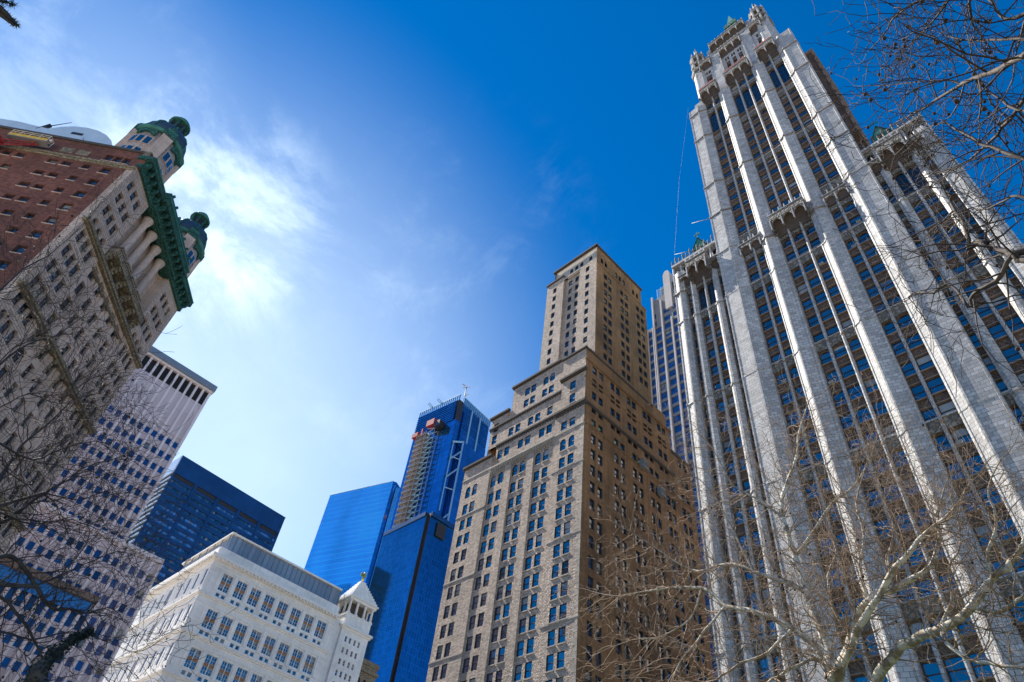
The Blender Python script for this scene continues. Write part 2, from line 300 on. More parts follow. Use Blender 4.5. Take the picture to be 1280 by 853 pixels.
# ------------------------------------------------------------------ mesh helpers
class MB:
    def __init__(s): s.v = []; s.f = []; s.m = []; s.mats = []; s.smooth = []; s.sm = False
    def mi(s, name):
        if name not in s.mats: s.mats.append(name)
        return s.mats.index(name)
    def face(s, pts, mat):
        k = len(s.v); s.v.extend([tuple(p) for p in pts]); s.f.append(tuple(range(k, k + len(pts)))); s.m.append(s.mi(mat)); s.smooth.append(s.sm)
    def add(s, verts, faces, mat):
        k = len(s.v); s.v.extend([tuple(p) for p in verts]); i = s.mi(mat)
        for f in faces: s.f.append(tuple(a + k for a in f)); s.m.append(i); s.smooth.append(s.sm)
    def hexa(s, p, mat):           # p: 4 bottom + 4 top
        s.add(p, [(0, 3, 2, 1), (4, 5, 6, 7), (0, 1, 5, 4), (1, 2, 6, 5), (2, 3, 7, 6), (3, 0, 4, 7)], mat)
    def box(s, x0, x1, y0, y1, z0, z1, mat):
        s.hexa([(x0, y0, z0), (x1, y0, z0), (x1, y1, z0), (x0, y1, z0), (x0, y0, z1), (x1, y0, z1), (x1, y1, z1), (x0, y1, z1)], mat)
    def fbox(s, F, u0, u1, z0, z1, d0, d1, mat):
        if u0 > u1: u0, u1 = u1, u0
        s.hexa([F(u0, z0, d0), F(u0, z0, d1), F(u1, z0, d1), F(u1, z0, d0), F(u0, z1, d0), F(u0, z1, d1), F(u1, z1, d1), F(u1, z1, d0)], mat)
    def prism(s, F, prof, z0, z1, mat, cap=True):   # open outline [(u,d)...] of a pier, extruded upwards
        prof = sorted(prof, key=lambda q: q[0]) if prof[0][0] > prof[-1][0] else prof
        n = len(prof); k = len(s.v); i = s.mi(mat)
        for (u, d) in prof: s.v.append(tuple(F(u, z0, d)))
        for (u, d) in prof: s.v.append(tuple(F(u, z1, d)))
        for j in range(n - 1): s.f.append((k + j, k + j + 1, k + n + j + 1, k + n + j)); s.m.append(i); s.smooth.append(False)
        if cap:
            s.f.append(tuple(k + n + j for j in range(n))); s.m.append(i); s.smooth.append(False)
            s.f.append(tuple(k + j for j in reversed(range(n)))); s.m.append(i); s.smooth.append(False)
    def lathe(s, cx, cy, prof, n, mat, smooth=True, phase=0.0, caps=True):
        old = s.sm; s.sm = smooth
        k = len(s.v); i = s.mi(mat)
        for (r, z) in prof:
            for j in range(n):
                a = 2 * math.pi * j / n + phase
                s.v.append((cx + r * math.cos(a), cy + r * math.sin(a), z))
        for q in range(len(prof) - 1):
            for j in range(n):
                a, b = k + q * n + j, k + q * n + (j + 1) % n
                s.f.append((a, b, b + n, a + n)); s.m.append(i); s.smooth.append(smooth)
        if caps:
            s.f.append(tuple(k + j for j in reversed(range(n)))); s.m.append(i); s.smooth.append(False)
            s.f.append(tuple(k + (len(prof) - 1) * n + j for j in range(n))); s.m.append(i); s.smooth.append(False)
        s.sm = old
    def tube(s, a, b, r0, r1, mat, n=6):
        a, b = Vector(a), Vector(b); d = (b - a)
        if d.length < 1e-6: return
        q = d.to_track_quat('Z', 'Y'); x = q @ Vector((1, 0, 0)); y = q @ Vector((0, 1, 0))
        k = len(s.v); i = s.mi(mat)
        for (c, r) in ((a, r0), (b, r1)):
            for j in range(n):
                t = 2 * math.pi * j / n; s.v.append(tuple(c + x * (r * math.cos(t)) + y * (r * math.sin(t))))
        for j in range(n): s.f.append((k + j, k + (j + 1) % n, k + n + (j + 1) % n, k + n + j)); s.m.append(i); s.smooth.append(n > 4)
        s.f.append(tuple(k + j for j in reversed(range(n)))); s.m.append(i); s.smooth.append(False)
        s.f.append(tuple(k + n + j for j in range(n))); s.m.append(i); s.smooth.append(False)
    def build(s, name, parent=None, label=None, origin=None):
        o0 = Vector(origin) if origin is not None else (parent_loc(parent) if parent else Vector((0, 0, 0)))
        me = bpy.data.meshes.new(name)
        me.from_pydata([(v[0] - o0.x, v[1] - o0.y, v[2] - o0.z) for v in s.v], [], s.f)
        for mn in s.mats: me.materials.append(M[mn])
        me.polygons.foreach_set('material_index', s.m)
        me.polygons.foreach_set('use_smooth', s.smooth)
        set_uv(me)
        o = bpy.data.objects.new(name, me); COL.objects.link(o)
        if parent: o.parent = parent
        if origin is not None: o.location = o0 - (parent_loc(parent) if parent else Vector((0, 0, 0)))
        if label: o['label'] = label
        return o
def parent_loc(p):
    l = Vector((0, 0, 0))
    while p: l += p.location; p = p.parent
    return l
def set_uv(me):
    me.update()
    uvl = me.uv_layers.new(name='UVMap'); data = [0.0] * (2 * len(me.loops)); vs_ = me.vertices
    for p in me.polygons:
        n = p.normal
        if abs(n.z) > 0.75: tx, ty, vert = 1, 0, False
        else:
            l = math.hypot(n.x, n.y); tx, ty, vert = -n.y / l, n.x / l, True
        for li in p.loop_indices:
            c = vs_[me.loops[li].vertex_index].co
            data[2 * li] = c.x * tx + c.y * ty
            data[2 * li + 1] = c.z if vert else c.y
    uvl.data.foreach_set('uv', data)

def frame(ox, oy, ux, uy, X=0.0):
    l = math.hypot(ux, uy); ux /= l; uy /= l; nx, ny = uy, -ux
    def F(u, z, d=0.0): return Vector((ox + ux * u + nx * d, oy + uy * u + ny * d, z))
    F.u = Vector((ux, uy, 0)); F.n = Vector((nx, ny, 0))
    return F
def east(X): return frame(X, 0, 0, -1)       # faces -X ; u = -y
def north(Y): return frame(0, Y, 1, 0)       # faces -Y ; u = x

def thing(name, label, cat, loc=(0, 0, 0), group=None):
    o = bpy.data.objects.new(name, None); COL.objects.link(o); o.location = loc
    o.empty_display_size = 1; o['label'] = label; o['category'] = cat
    if group: o['group'] = group
    return o
def tag(o, label, cat, group=None):
    o['label'] = label; o['category'] = cat
    if group: o['group'] = group
    return o

def wall(mb, F, u0, u1, z0, z1, ops, depth, mat, rmat=None, d=0.0):
    """wall sheet with real recessed openings; ops = [(u0,u1,z0,z1,arched)]"""
    rmat = rmat or mat
    zs = {z0, z1}
    for o in ops:
        if o[2] < z1 and o[3] > z0: zs.add(max(o[2], z0)); zs.add(min(o[3], z1))
    zs = sorted(zs)
    for a, b in zip(zs, zs[1:]):
        if b - a < 1e-5: continue
        row = sorted([o for o in ops if o[2] <= a + 1e-4 and o[3] >= b - 1e-4], key=lambda o: o[0]); c = u0
        for o in row:
            if o[0] > c + 1e-4: mb.face([F(c, a, d), F(o[0], a, d), F(o[0], b, d), F(c, b, d)], mat)
            c = max(c, o[1])
        if c < u1 - 1e-4: mb.face([F(c, a, d), F(u1, a, d), F(u1, b, d), F(c, b, d)], mat)
    for o in ops:
        a, b, p, q = o[:4]; e = d - depth
        mb.face([F(a, p, d), F(b, p, d), F(b, p, e), F(a, p, e)], rmat)          # sill
        if len(o) > 4 and o[4]:
            r = (b - a) / 2; rise = min(r, o[4] if o[4] is not True else r); c = (a + b) / 2; n = 6
            arc = [(c - r * math.cos(math.pi * k / n), q - rise + rise * math.sin(math.pi * k / n)) for k in range(n + 1)]
            mb.face([F(a, p, d), F(a, p, e), F(a, q - rise, e), F(a, q - rise, d)], rmat)
            mb.face([F(b, p, e), F(b, p, d), F(b, q - rise, d), F(b, q - rise, e)], rmat)
            for k in range(n):
                (x0, y0), (x1, y1) = arc[k], arc[k + 1]
                corner = (a, q) if k < n / 2 else (b, q)
                mb.face([F(x0, y0, d), F(x1, y1, d), F(corner[0], corner[1], d)], mat)
                mb.face([F(x0, y0, d), F(x0, y0, e), F(x1, y1, e), F(x1, y1, d)], rmat)
        else:
            mb.face([F(a, p, d), F(a, p, e), F(a, q, e), F(a, q, d)], rmat)
            mb.face([F(b, p, e), F(b, p, d), F(b, q, d), F(b, q, e)], rmat)
            mb.face([F(a, q, d), F(a, q, e), F(b, q, e), F(b, q, d)], rmat)

# windows: local x = along the wall, -y = outwards, z = up, origin at the lower left corner
WC = {}
def win_geo(w, h, kind, fm, gm_):
    """returns list of (box, mat)"""
    t = 0.07; out_ = []
    def bx(x0, x1, z0, z1, y0, y1, m): out_.append((x0, x1, y0, y1, z0, z1, m))
    k, bl = kind
    bx(0, w, 0, t, -0.06, 0.05, fm); bx(0, w, h - t, h, -0.06, 0.05, fm)
    bx(0, t, t, h - t, -0.06, 0.05, fm); bx(w - t, w, t, h - t, -0.06, 0.05, fm)
    def pane(x0, x1, z0, z1, y, b):
        if b > 0:
            zb = z1 - (z1 - z0) * b
            bx(x0, x1, zb, z1, y, y + 0.02, 'blind'); bx(x0, x1, z0, zb, y, y + 0.02, gm_)
        else: bx(x0, x1, z0, z1, y, y + 0.02, gm_)
    if k == 'sash':
        m_ = h * 0.5
        bx(t, w - t, m_ - 0.05, m_ + 0.05, -0.05, 0.04, fm)
        pane(t, w - t, m_ + 0.05, h - t, -0.01, min(1, bl * 2)); pane(t, w - t, t, m_ - 0.05, 0.02, max(0, bl * 2 - 1))
    elif k == 'twin':
        c = w * 0.5; m_ = h * 0.5
        bx(c - 0.06, c + 0.06, t, h - t, -0.07, 0.04, fm)
        for (a, b) in ((t, c - 0.06), (c + 0.06, w - t)):
            bx(a, b, m_ - 0.05, m_ + 0.05, -0.05, 0.04, fm)
            pane(a, b, m_ + 0.05, h - t, -0.01, min(1, bl * 2)); pane(a, b, t, m_ - 0.05, 0.02, max(0, bl * 2 - 1))
    elif k == 'tall':
        for j in range(1, 4): bx(t, w - t, h * j / 4 - 0.06, h * j / 4 + 0.06, -0.05, 0.04, fm)
        bx(w / 2 - 0.04, w / 2 + 0.04, t, h - t, -0.045, 0.035, fm)
        pane(t, w - t, t, h - t, 0.0, 0)
    elif k == 'fixed': pane(t, w - t, t, h - t, 0.0, bl)
    return out_
class Wins:
    """collects the windows of one building; the 100 that show largest become parts of their own"""
    def __init__(s, parent, fm='frame_dark', gm_='glass', name='window', blind=0.15): s.l = []; s.p = parent; s.fm = fm; s.g = gm_; s.n = name; s.blind = blind
    def add(s, F, u, z, w, h, d, kind='sash', fm=None, g=None, bl=None):
        if bl is None: bl = random.choice((0.25, 0.5, 0.5, 0.8)) if random.random() < s.blind else 0
        s.l.append((F, u, z, round(w, 3), round(h, 3), d, (kind, bl), fm or s.fm, g or s.g))
    def score(s, it):
        F, u, z, w, h, d = it[:6]; p = F(u + w / 2, z + h / 2, d) - Vector((0, 0, 1.6)); r = p.length
        c = Matrix(CAMX).transposed() @ p
        a = w * h * abs((p / r).dot(F.n)) / (r * r)
        if c.z > -1: return 0
        x, y = c.x / -c.z * 854 + 640, 426 - c.y / -c.z * 854
        return a if -20 < x < 1300 and -20 < y < 873 else a * 1e-3
    def flush(s, limit=100):
        s.l.sort(key=s.score, reverse=True); pl = parent_loc(s.p)
        big, rest = s.l[:limit], s.l[limit:]
        if len(s.l) <= limit: big, rest = s.l, []
        for it in big:
            F, u, z, w, h, d, kind, fm, g = it; key = (w, h, kind, fm, g)
            if key not in WC:
                mb = MB()
                for (x0, x1, y0, y1, z0, z1, m_) in win_geo(w, h, kind, fm, g): mb.box(x0, x1, y0, y1, z0, z1, m_)
                me_o = mb.build(s.n); WC[key] = me_o.data; bpy.data.objects.remove(me_o)
            o = bpy.data.objects.new(s.n, WC[key]); COL.objects.link(o); o.parent = s.p
            o.location = F(u, z, d) - pl
            o.rotation_euler = (0, 0, math.atan2(F.u.y, F.u.x))
        if rest:
            mb = MB()
            for it in rest:
                F, u, z, w, h, d, kind, fm, g = it
                for (x0, x1, y0, y1, z0, z1, m_) in win_geo(w, h, kind, fm, g): mb.fbox(F, u + x0, u + x1, z + z0, z + z1, d - y1, d - y0, m_)
            o = mb.build(s.n, s.p); o['kind'] = 'stuff'

# ------------------------------------------------------------------ ground
def struct(name, mb, kind='structure'):
    o = mb.build(name); o['kind'] = kind; return o
mb = MB(); mb.face([(-2500, -2500, -0.02), (2500, -2500, -0.02), (2500, 2500, -0.02), (-2500, 2500, -0.02)], 'city'); struct('ground', mb)
mb = MB(); mb.face([(46, -400, 0.0), (64, -400, 0.0), (64, 420, 0.0), (46, 420, 0.0)], 'asphalt'); struct('road', mb)
mb = MB()
for y in range(-60, 400, 9):
    for x in (52, 58): mb.face([(x, y, 0.004), (x + 0.15, y, 0.004), (x + 0.15, y + 3, 0.004), (x, y + 3, 0.004)], 'paint')
struct('road_markings', mb)
for (a, b) in ((42, 46), (64, 70)):
    mb = MB(); k = 46 if a == 42 else 64
    mb.box(a, b, -400, 420, -0.01, 0.13, 'paving'); mb.box(k - 0.15 if k == 46 else k, k if k == 46 else k + 0.15, -400, 420, 0.131, 0.14, 'kerb')
    struct('pavement', mb)
mb = MB(); mb.box(-3, 3, -40, 70, 0, 0.02, 'paving'); struct('path', mb)
for (a, b) in ((3.2, 42), (-45, -3.2)):
    mb = MB(); mb.face([(a, -40, 0.03), (b, -40, 0.03), (b, 70, 0.03), (a, 70, 0.03)], 'grass'); o = struct('lawn', mb, 'stuff')
    tag(o, 'green park lawn beside the path, %s' % ('towards the avenue' if a > 0 else 'towards the twin-domed tower'), 'grass')

# ------------------------------------------------------------------ gothic skyscraper
YC = 16.65
E70 = east(70.0)
gothic = thing('gothic_skyscraper', 'pale gothic tower with ribbed white piers, brown panels and carved crown, filling the right side', 'skyscraper', (70, YC, 0))
G = Wins(gothic, 'frame_dark', 'glass', blind=0.16)
def U(o, side): return -(YC + side * o)            # offset from the centre line -> u on the east face
def strip(o1, o2, side):
    a, b = U(o1, side), U(o2, side); return (a, b) if a < b else (b, a)
RIB = 0.30
def pier_prof(o1, o2, side, kind):
    """outline of a pier; the arris stands forward, ribs run up its edges"""
    a, b = strip(o1, o2, side); w = b - a; B = -0.7
    if kind == 'mid':
        m_ = a + w * 0.36
        return [(a, B), (a, 0.0), (a + 0.20, 0.24), (a + 0.30, 0.20), (m_ - 0.12, 0.48), (m_ + 0.06, 0.74), (m_ + 0.24, 0.76), (m_ + 0.34, 0.62), (b - 0.34, 0.16), (b - 0.28, 0.24), (b - 0.10, 0.18), (b, 0.0), (b, B)]
    if kind == 'bigL':   # corner of the tower, broad flat front then a slanting side towards the right
        return [(a, B), (a, 0.30), (a + 0.10, 0.55), (a + 0.30, 0.55), (a + 0.36, 0.48), (a + w * 0.56, 0.62), (a + w * 0.57, 0.80), (a + w * 0.57 + 0.22, 0.80), (a + w * 0.57 + 0.28, 0.62), (b, 0.0), (b, B)]
    if kind == 'bigR':
        m_ = a + w * 0.28
        return [(a, B), (a, 0.0), (a + 0.22, 0.26), (a + 0.32, 0.22), (m_ - 0.14, 0.52), (m_ + 0.06, 0.80), (m_ + 0.28, 0.82), (m_ + 0.38, 0.68), (b - 0.34, 0.56), (b - 0.30, 0.64), (b - 0.1, 0.62), (b, 0.4), (b, B)]
    if kind == 'narrow':
        return [(a, B), (a, -0.05), (a + w * 0.38, 0.32), (a + w * 0.40, 0.42), (a + w * 0.58, 0.42), (a + w * 0.6, 0.32), (b, -0.05), (b, B)]
    if kind == 'corner':
        return [(a, B), (a, 0.15), (a + 0.1, 0.3), (a + 0.28, 0.3), (a + 0.34, 0.22), (a + w * 0.55, 0.45), (a + w * 0.56, 0.60), (a + w * 0.56 + 0.2, 0.60), (a + w * 0.56 + 0.26, 0.45), (b - 0.3, 0.2), (b - 0.26, 0.3), (b - 0.06, 0.3), (b, 0.15), (b, B)]
def colprof(u, r, n=8, back=-0.5):
    pts = [(u - r, back)] + [(u - r * math.cos(math.pi * k / n), r * 1.1 * math.sin(math.pi * k / n) - 0.15) for k in range(n + 1)] + [(u + r, back)]
    return pts
def grow(prof, k): 
    c = (prof[0][0] + prof[-1][0]) / 2
    return [(c + (u - c) * (1 + 0.0) + (k * 0.5 if u > c else -k * 0.5), d + (k if d > -0.4 else 0)) for (u, d) in prof]
BANDS = [92.6 - 18.75 * k for k in range(5)]       # string courses of the shaft
TB = [127.4, 147.6]
def pier(F, prof, z0, z1, ledges, top=None, name='pier'):
    mb = MB(); zz = [z0] + [z for z in ledges if z0 < z < z1] + [z1]
    for i, (a, b) in enumerate(zip(zz, zz[1:])):
        mb.prism(F, grow(prof, 0.02 * (len(zz) - i)), a, b, 'terra')
        if i < len(zz) - 2:
            mb.prism(F, grow(prof, 0.12), b - 0.42, b - 0.16, 'terra_sill'); mb.prism(F, grow(prof, 0.28), b - 0.16, b + 0.16, 'terra'); mb.prism(F, grow(prof, 0.14), b + 0.16, b + 0.34, 'terra')
    return mb.build(name, gothic)
def bayrows(F, edges, thin, rows, depth_g, top, bot, back=-0.55, thin_r=0.22, tz=None):
    """one bay: windows between the mullions, sill-high panels, mullions. edges = list of (u0,u1) window strips; rows = [(sill, h, arched)]"""
    u0, u1 = edges[0][0], edges[-1][1]
    rows = sorted(rows)
    mb = MB(); ops = []
    for (s, h, a) in rows:
        for (p, q) in edges: ops.append((p + 0.08, q - 0.08, s, s + h, 0.75 if a else False))
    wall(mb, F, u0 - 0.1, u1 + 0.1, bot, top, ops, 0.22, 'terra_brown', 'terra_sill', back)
    for i, (s, h, a) in enumerate(rows):
        for (p, q) in edges:
            mb.fbox(F, p + 0.02, q - 0.02, s - 0.22, s - 0.02, back - 0.1, back + 0.26, 'terra_sill')
            mb.fbox(F, p + 0.02, q - 0.02, s - 1.45, s - 1.30, back - 0.02, back + 0.14, 'terra_sill')
            if a: mb.fbox(F, p, q, s + h + 0.12, s + h + 1.75, back, back + 0.30, 'terra_trim'); mb.fbox(F, p, q, s + h + 1.75, s + h + 1.95, back, back + 0.42, 'terra')
    o = mb.build('window_bay', gothic)
    for (s, h, a) in rows:
        for (p, q) in edges:
            G.add(F, p + 0.09, s + 0.01, (q - p) - 0.18, h - 0.02, back - 0.15, 'sash' if h < 3.5 else 'tall', g='glass' if h < 3.5 else 'glass_dark')
    for u, r in thin:
        mb = MB(); mb.prism(F, colprof(u, r), bot, tz or top, 'terra')
        for b in BANDS + TB:
            if bot < b < top: mb.prism(F, colprof(u, r + 0.07), b - 0.15, b + 0.15, 'terra_sill')
        mb.build('mullion', gothic)

rows_low = []
for zb in BANDS:
    for j in range(5):
        s = zb - 3.35 - 3.75 * j
        if s > 4: rows_low.append((s, 2.2, j == 0))
rows_top_tower = [(93.9, 2.1, False), (97.4, 2.15, True)]
rows_top_wing = [(93.9, 6.0, True)]
rows_T1 = [(108.0 + 3.72 * k, 2.0, k == 4) for k in range(5)] + [(103.2, 1.9, True)]
rows_T2 = [(127.9 + 3.55 * k, 2.0, k == 4) for k in range(5)][:4] + [(141.7, 2.0, True)]
rows_T3 = [(147.9, 9.4, True), (159.2, 3.3, True)]
def es(pairs, side): return sorted(strip(a, b, side) for a, b in pairs)
# tower bays (centre bay and two side bays), from the street to the crown
bays = [(es([(1.2, 2.85)], 1) + [(U(0.92, 1), U(0.92, -1))] + es([(1.2, 2.85)], -1), [(U(1.06, 1), 0.2), (U(1.06, -1), 0.2)])]
for sd_ in (1, -1): bays.append((es([(5.75, 7.2), (7.5, 9.35)], sd_), [(U(7.36, sd_), 0.2)]))
for edges, thin in bays:
    for rows, b0, t0 in ((rows_low + rows_top_tower, 4, 101.6), (rows_T1, 101.6, 127.3), (rows_T2, 127.3, 147.6), (rows_T3, 147.6, 164.5)):
        bayrows(E70, edges, thin, rows, 0, t0, b0)
TLED = BANDS + [102.6, 116.3] + TB
for sd_ in (1, -1):
    pier(E70, pier_prof(2.9, 5.7, sd_, 'mid'), 0, 163.0, BANDS + [101.5] + TB)
    pier(E70, pier_prof(9.4, 13.5, sd_, 'bigL' if sd_ == 1 else 'bigR'), 0, 168.0 if sd_ == -1 else 163.0, BANDS + [104.5, 116.5] + TB + [160])
    # wings
    for pr in ([(13.5, 14.4)], [(19.9, 20.8)]):
        bayrows(E70, es(pr, sd_), [], rows_low + [(93.9, 2.1, False), (97.4, 2.15, True)], 0, 101.8, 4)
    bayrows(E70, es([(15.5, 17.0), (17.25, 18.85)], sd_), [(U(17.12, sd_), 0.22)], rows_low + rows_top_wing, 0, 101.8, 4)
    pier(E70, pier_prof(14.4, 15.5, sd_, 'narrow'), 0, 101.8, BANDS)
    pier(E70, pier_prof(18.85, 19.9, sd_, 'narrow'), 0, 101.8, BANDS)
    pier(E70, pier_prof(20.8, 23.0, sd_, 'corner'), 0, 106.5, BANDS + [100.6])

def balcony(F, u0, u1, z0, z1, out_, n, rail=None, name='canopy_balcony'):
    """projecting gothic gallery carried on coved arches, pierced parapet with small pinnacles"""
    mb = MB(); w = (u1 - u0) / n; N = 7
    for k in range(n):
        a, b = u0 + k * w, u0 + (k + 1) * w; c = (a + b) / 2; r = w / 2 - 0.10
        # coved soffit: quarter vault rising outwards
        pts = []
        for j in range(N + 1):
            t = math.pi / 2 * j / N
            pts.append((z0 + (z1 - z0) * 0.55 * math.sin(t), out_ * (1 - math.cos(t)) * 0.92 - 0.05))
        for j in range(N):
            (za, da), (zb_, db) = pts[j], pts[j + 1]
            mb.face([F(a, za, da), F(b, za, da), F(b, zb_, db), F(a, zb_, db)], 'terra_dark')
        # arched fascia
        zf = z0 + (z1 - z0) * 0.28; zt = z0 + (z1 - z0) * 0.66
        arc = [(c - r * math.cos(math.pi * j / N), zf + (zt - zf) * 0.9 * math.sin(math.pi * j / N)) for j in range(N + 1)]
        for dd in (out_, out_ - 0.25):
            for j in range(N):
                (x0, y0), (x1, y1) = arc[j], arc[j + 1]; m_ = 'terra_trim'
                mb.face([F(x0, y0, dd), F(x1, y1, dd), F(x1, zt, dd), F(x0, zt, dd)], m_)
            mb.face([F(a, zf, dd), F(a + 0.1, zf, dd), F(a + 0.1, zt, dd), F(a, zt, dd)], m_); mb.face([F(b - 0.1, zf, dd), F(b, zf, dd), F(b, zt, dd), F(b - 0.1, zt, dd)], m_)
        for j in range(N):
            (x0, y0), (x1, y1) = arc[j], arc[j + 1]; mb.face([F(x0, y0, out_), F(x0, y0, out_ - 0.25), F(x1, y1, out_ - 0.25), F(x1, y1, out_)], 'terra_sill')
        mb.fbox(F, a - 0.10, a + 0.10, zf - 0.9, zt, out_ - 0.3, out_ + 0.12, 'terra')
    mb.fbox(F, u1 - 0.10, u1 + 0.10, z0 + (z1 - z0) * 0.28 - 0.9, z0 + (z1 - z0) * 0.66, out_ - 0.3, out_ + 0.12, 'terra')
    zt = z0 + (z1 - z0) * 0.66
    mb.fbox(F, u0 - 0.12, u1 + 0.12, zt, z1, -0.3, out_ + 0.04, 'terra_trim')
    mb.fbox(F, u0 - 0.2, u1 + 0.2, z1, z1 + 0.14, -0.3, out_ + 0.12, 'terra')
    mb.fbox(F, u0 - 0.12, u0 + 0.05, z0 + 0.3, zt, -0.3, out_ - 0.02, 'terra_trim'); mb.fbox(F, u1 - 0.05, u1 + 0.12, z0 + 0.3, zt, -0.3, out_ - 0.02, 'terra_trim')
    o = mb.build(name, gothic)
    mb = MB(); k = 0; u = u0
    while u < u1 + 0.01:
        mb.fbox(F, u - 0.12, u + 0.12, z1 + 0.14, z1 + 0.75, out_ - 0.26, out_ - 0.02, 'terra')
        p = F(u, 0, out_ - 0.14); mb.lathe(p.x, p.y, [(0.15, z1 + 0.75), (0.02, z1 + 1.5)], 5, 'terra', False)
        u += w / 2
    if rail: mb.fbox(F, u0 + 0.3, u1 - 0.3, z1 + 0.3, z1 + 0.75, out_ + 0.02, out_ + 0.05, 'rail_red')
    b = mb.build('parapet', o); b.location = (0, 0, 0); b.data.transform(Matrix.Identity(4))
    return o
# galleries on the shaft
balcony(E70, U(2.95, 1), U(2.95, -1), 100.4, 104.8, 1.7, 3)
for sd_ in (1, -1):
    a, b = strip(5.7, 9.4, sd_); balcony(E70, a, b, 100.9, 103.4, 0.55, 2)
    a, b = strip(15.3, 19.1, sd_); balcony(E70, a, b, 100.9, 105.6, 2.0, 2)
    for (p, q) in ((13.5, 15.2), (19.2, 21.6)):
        a, b = strip(p, q, sd_); balcony(E70, a, b, 102.2, 104.6, 0.7, 1)
# crown gallery
balcony(E70, U(2.95, 1), U(2.95, -1), 163.0, 168.0, 1.3, 3, True)
for sd_ in (1, -1):
    a, b = strip(5.3, 9.5, sd_); balcony(E70, a, b, 163.0, 168.2, 1.4, 2, True)

# bodies behind the fronts
mb = MB()
XB = 125.0
mb.box(70.9, XB, YC - 22.9, YC + 22.9, 0, 104, 'terra'); o = mb.build('body', gothic)
mb = MB(); mb.box(70.9, 97, YC - 12.3, YC + 12.3, 104, 168, 'terra')
for k in range(12):   # windows bays of the north and south flanks read as dark recesses between ribs
    x = 73.0 + k * 2.0
    for yy, s in ((YC - 12.3, -1), (YC + 12.3, 1)): mb.box(x, x + 0.5, yy - 0.25 if s < 0 else yy, yy if s < 0 else yy + 0.25, 104, 166, 'terra')
mb.build('shaft', gothic)
FN = north(YC - 13.0)
mb = MB()                                          # projecting bay on the north flank of the shaft
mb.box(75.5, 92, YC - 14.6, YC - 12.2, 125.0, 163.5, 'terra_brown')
for k in range(8): mb.box(75.3 + k * 2.3, 75.8 + k * 2.3, YC - 14.85, YC - 14.5, 125, 163.5, 'terra_sill')
for k in range(10): mb.box(75.2, 92.2, YC - 14.8, YC - 14.6, 126 + k * 3.8, 127.4 + k * 3.8, 'terra_dark')
mb.box(75.1, 92.4, YC - 15.1, YC - 12.2, 163.5, 164.6, 'terra_sill')
mb.build('oriel', gothic)

# wings: attic storey, pinnacled parapet and green copper roof
def wing(side):
    a, b = strip(13.4, 22.9, side)
    mb = MB(); ops = []; n = 6; w = (b - a) / n
    for k in range(n): ops.append((a + k * w + 0.35, a + (k + 1) * w - 0.35, 105.9, 107.9, 0.6))
    wall(mb, E70, a, b, 101.8, 109.3, ops, 0.4, 'terra_trim', 'terra_dark', -0.25)
    for k in range(n + 1): mb.prism(E70, colprof(a + k * w, 0.2), 104, 109.6, 'terra')
    mb.fbox(E70, a - 0.1, b + 0.1, 109.0, 109.5, -0.4, 0.35, 'terra')
    mb.build('attic', gothic)
    for k in range(n): G.add(E70, a + k * w + 0.36, 105.92, w - 0.72, 1.95, -0.6, 'fixed', g='glass_dark')
    for k in range(n * 2 + 1):
        mb = MB(); u = a + k * w / 2; p = E70(u, 0, 0.1)
        mb.lathe(p.x, p.y, [(0.16, 109.5), (0.14, 110.4 + 0.5 * (k % 2)), (0.22, 110.5 + 0.5 * (k % 2)), (0.02, 111.4 + 0.8 * (k % 2))], 6, 'terra_trim', False)
        mb.build('pinnacle', gothic)
    y0, y1 = sorted((YC + side * 13.4, YC + side * 22.9)); mb = MB()
    xa, xb, xr, zr = 70.6, 124.0, 76.5, 117.5
    mb.face([(xa, y0, 109.6), (xr, y0 + 0.8, zr), (xr, y1 - 2.5, zr), (xa, y1, 109.6)], 'copper')
    mb.face([(xa, y1, 109.6), (xr, y1 - 2.5, zr), (xb, y1 - 2.5, zr), (xb, y1, 109.6)], 'copper'); mb.face([(xa, y0, 109.6), (xb, y0, 109.6), (xb, y0 + 0.8, zr), (xr, y0 + 0.8, zr)], 'copper')
    mb.face([(xr, y0 + 0.8, zr), (xb, y0 + 0.8, zr), (xb, y1 - 2.5, zr), (xr, y1 - 2.5, zr)], 'copper')
    mb.box(70.6, XB, y0, y1, 104, 109.6, 'terra')
    for k in range(14): mb.box(70.3, 70.8, y0 + (y1 - y0) * k / 14, y0 + (y1 - y0) * k / 14 + 0.35, 109.5, 110.6, 'copper')
    rf = mb.build('roof', gothic)
    yd = YC + side * 17.1; mb = MB()                # gabled dormer with a cross
    mb.face([(70.4, yd - 1.3, 109.5), (70.4, yd + 1.3, 109.5), (70.4, yd + 1.3, 111.5), (70.4, yd, 114.2), (70.4, yd - 1.3, 111.5)], 'copper')
    mb.face([(70.2, yd - 1.6, 111.2), (70.2, yd, 114.5), (76, yd, 114.5), (76, yd - 1.6, 111.2)], 'copper'); mb.face([(70.2, yd + 1.6, 111.2), (70.2, yd, 114.5), (76, yd, 114.5), (76, yd + 1.6, 111.2)], 'copper')
    mb.face([(70.4, yd - 1.3, 109.5), (76, yd - 1.3, 109.5), (76, yd - 1.3, 111.5), (70.4, yd - 1.3, 111.5)], 'copper'); mb.face([(70.4, yd + 1.3, 109.5), (76, yd + 1.3, 109.5), (76, yd + 1.3, 111.5), (70.4, yd + 1.3, 111.5)], 'copper')
    mb.box(70.32, 70.4, yd - 0.45, yd + 0.45, 109.6, 111.6, 'terra_dark')
    mb.box(70.2, 70.34, yd - 0.06, yd + 0.06, 114.4, 116.2, 'copper'); mb.box(70.2, 70.34, yd - 0.5, yd + 0.5, 115.3, 115.5, 'copper')
    for s_ in (-1, 1): mb.box(70.18, 70.36, yd + s_ * 0.5 - 0.1, yd + s_ * 0.5 + 0.1, 115.2, 115.6, 'copper')
    mb.build('dormer', gothic)
wing(1); wing(-1)

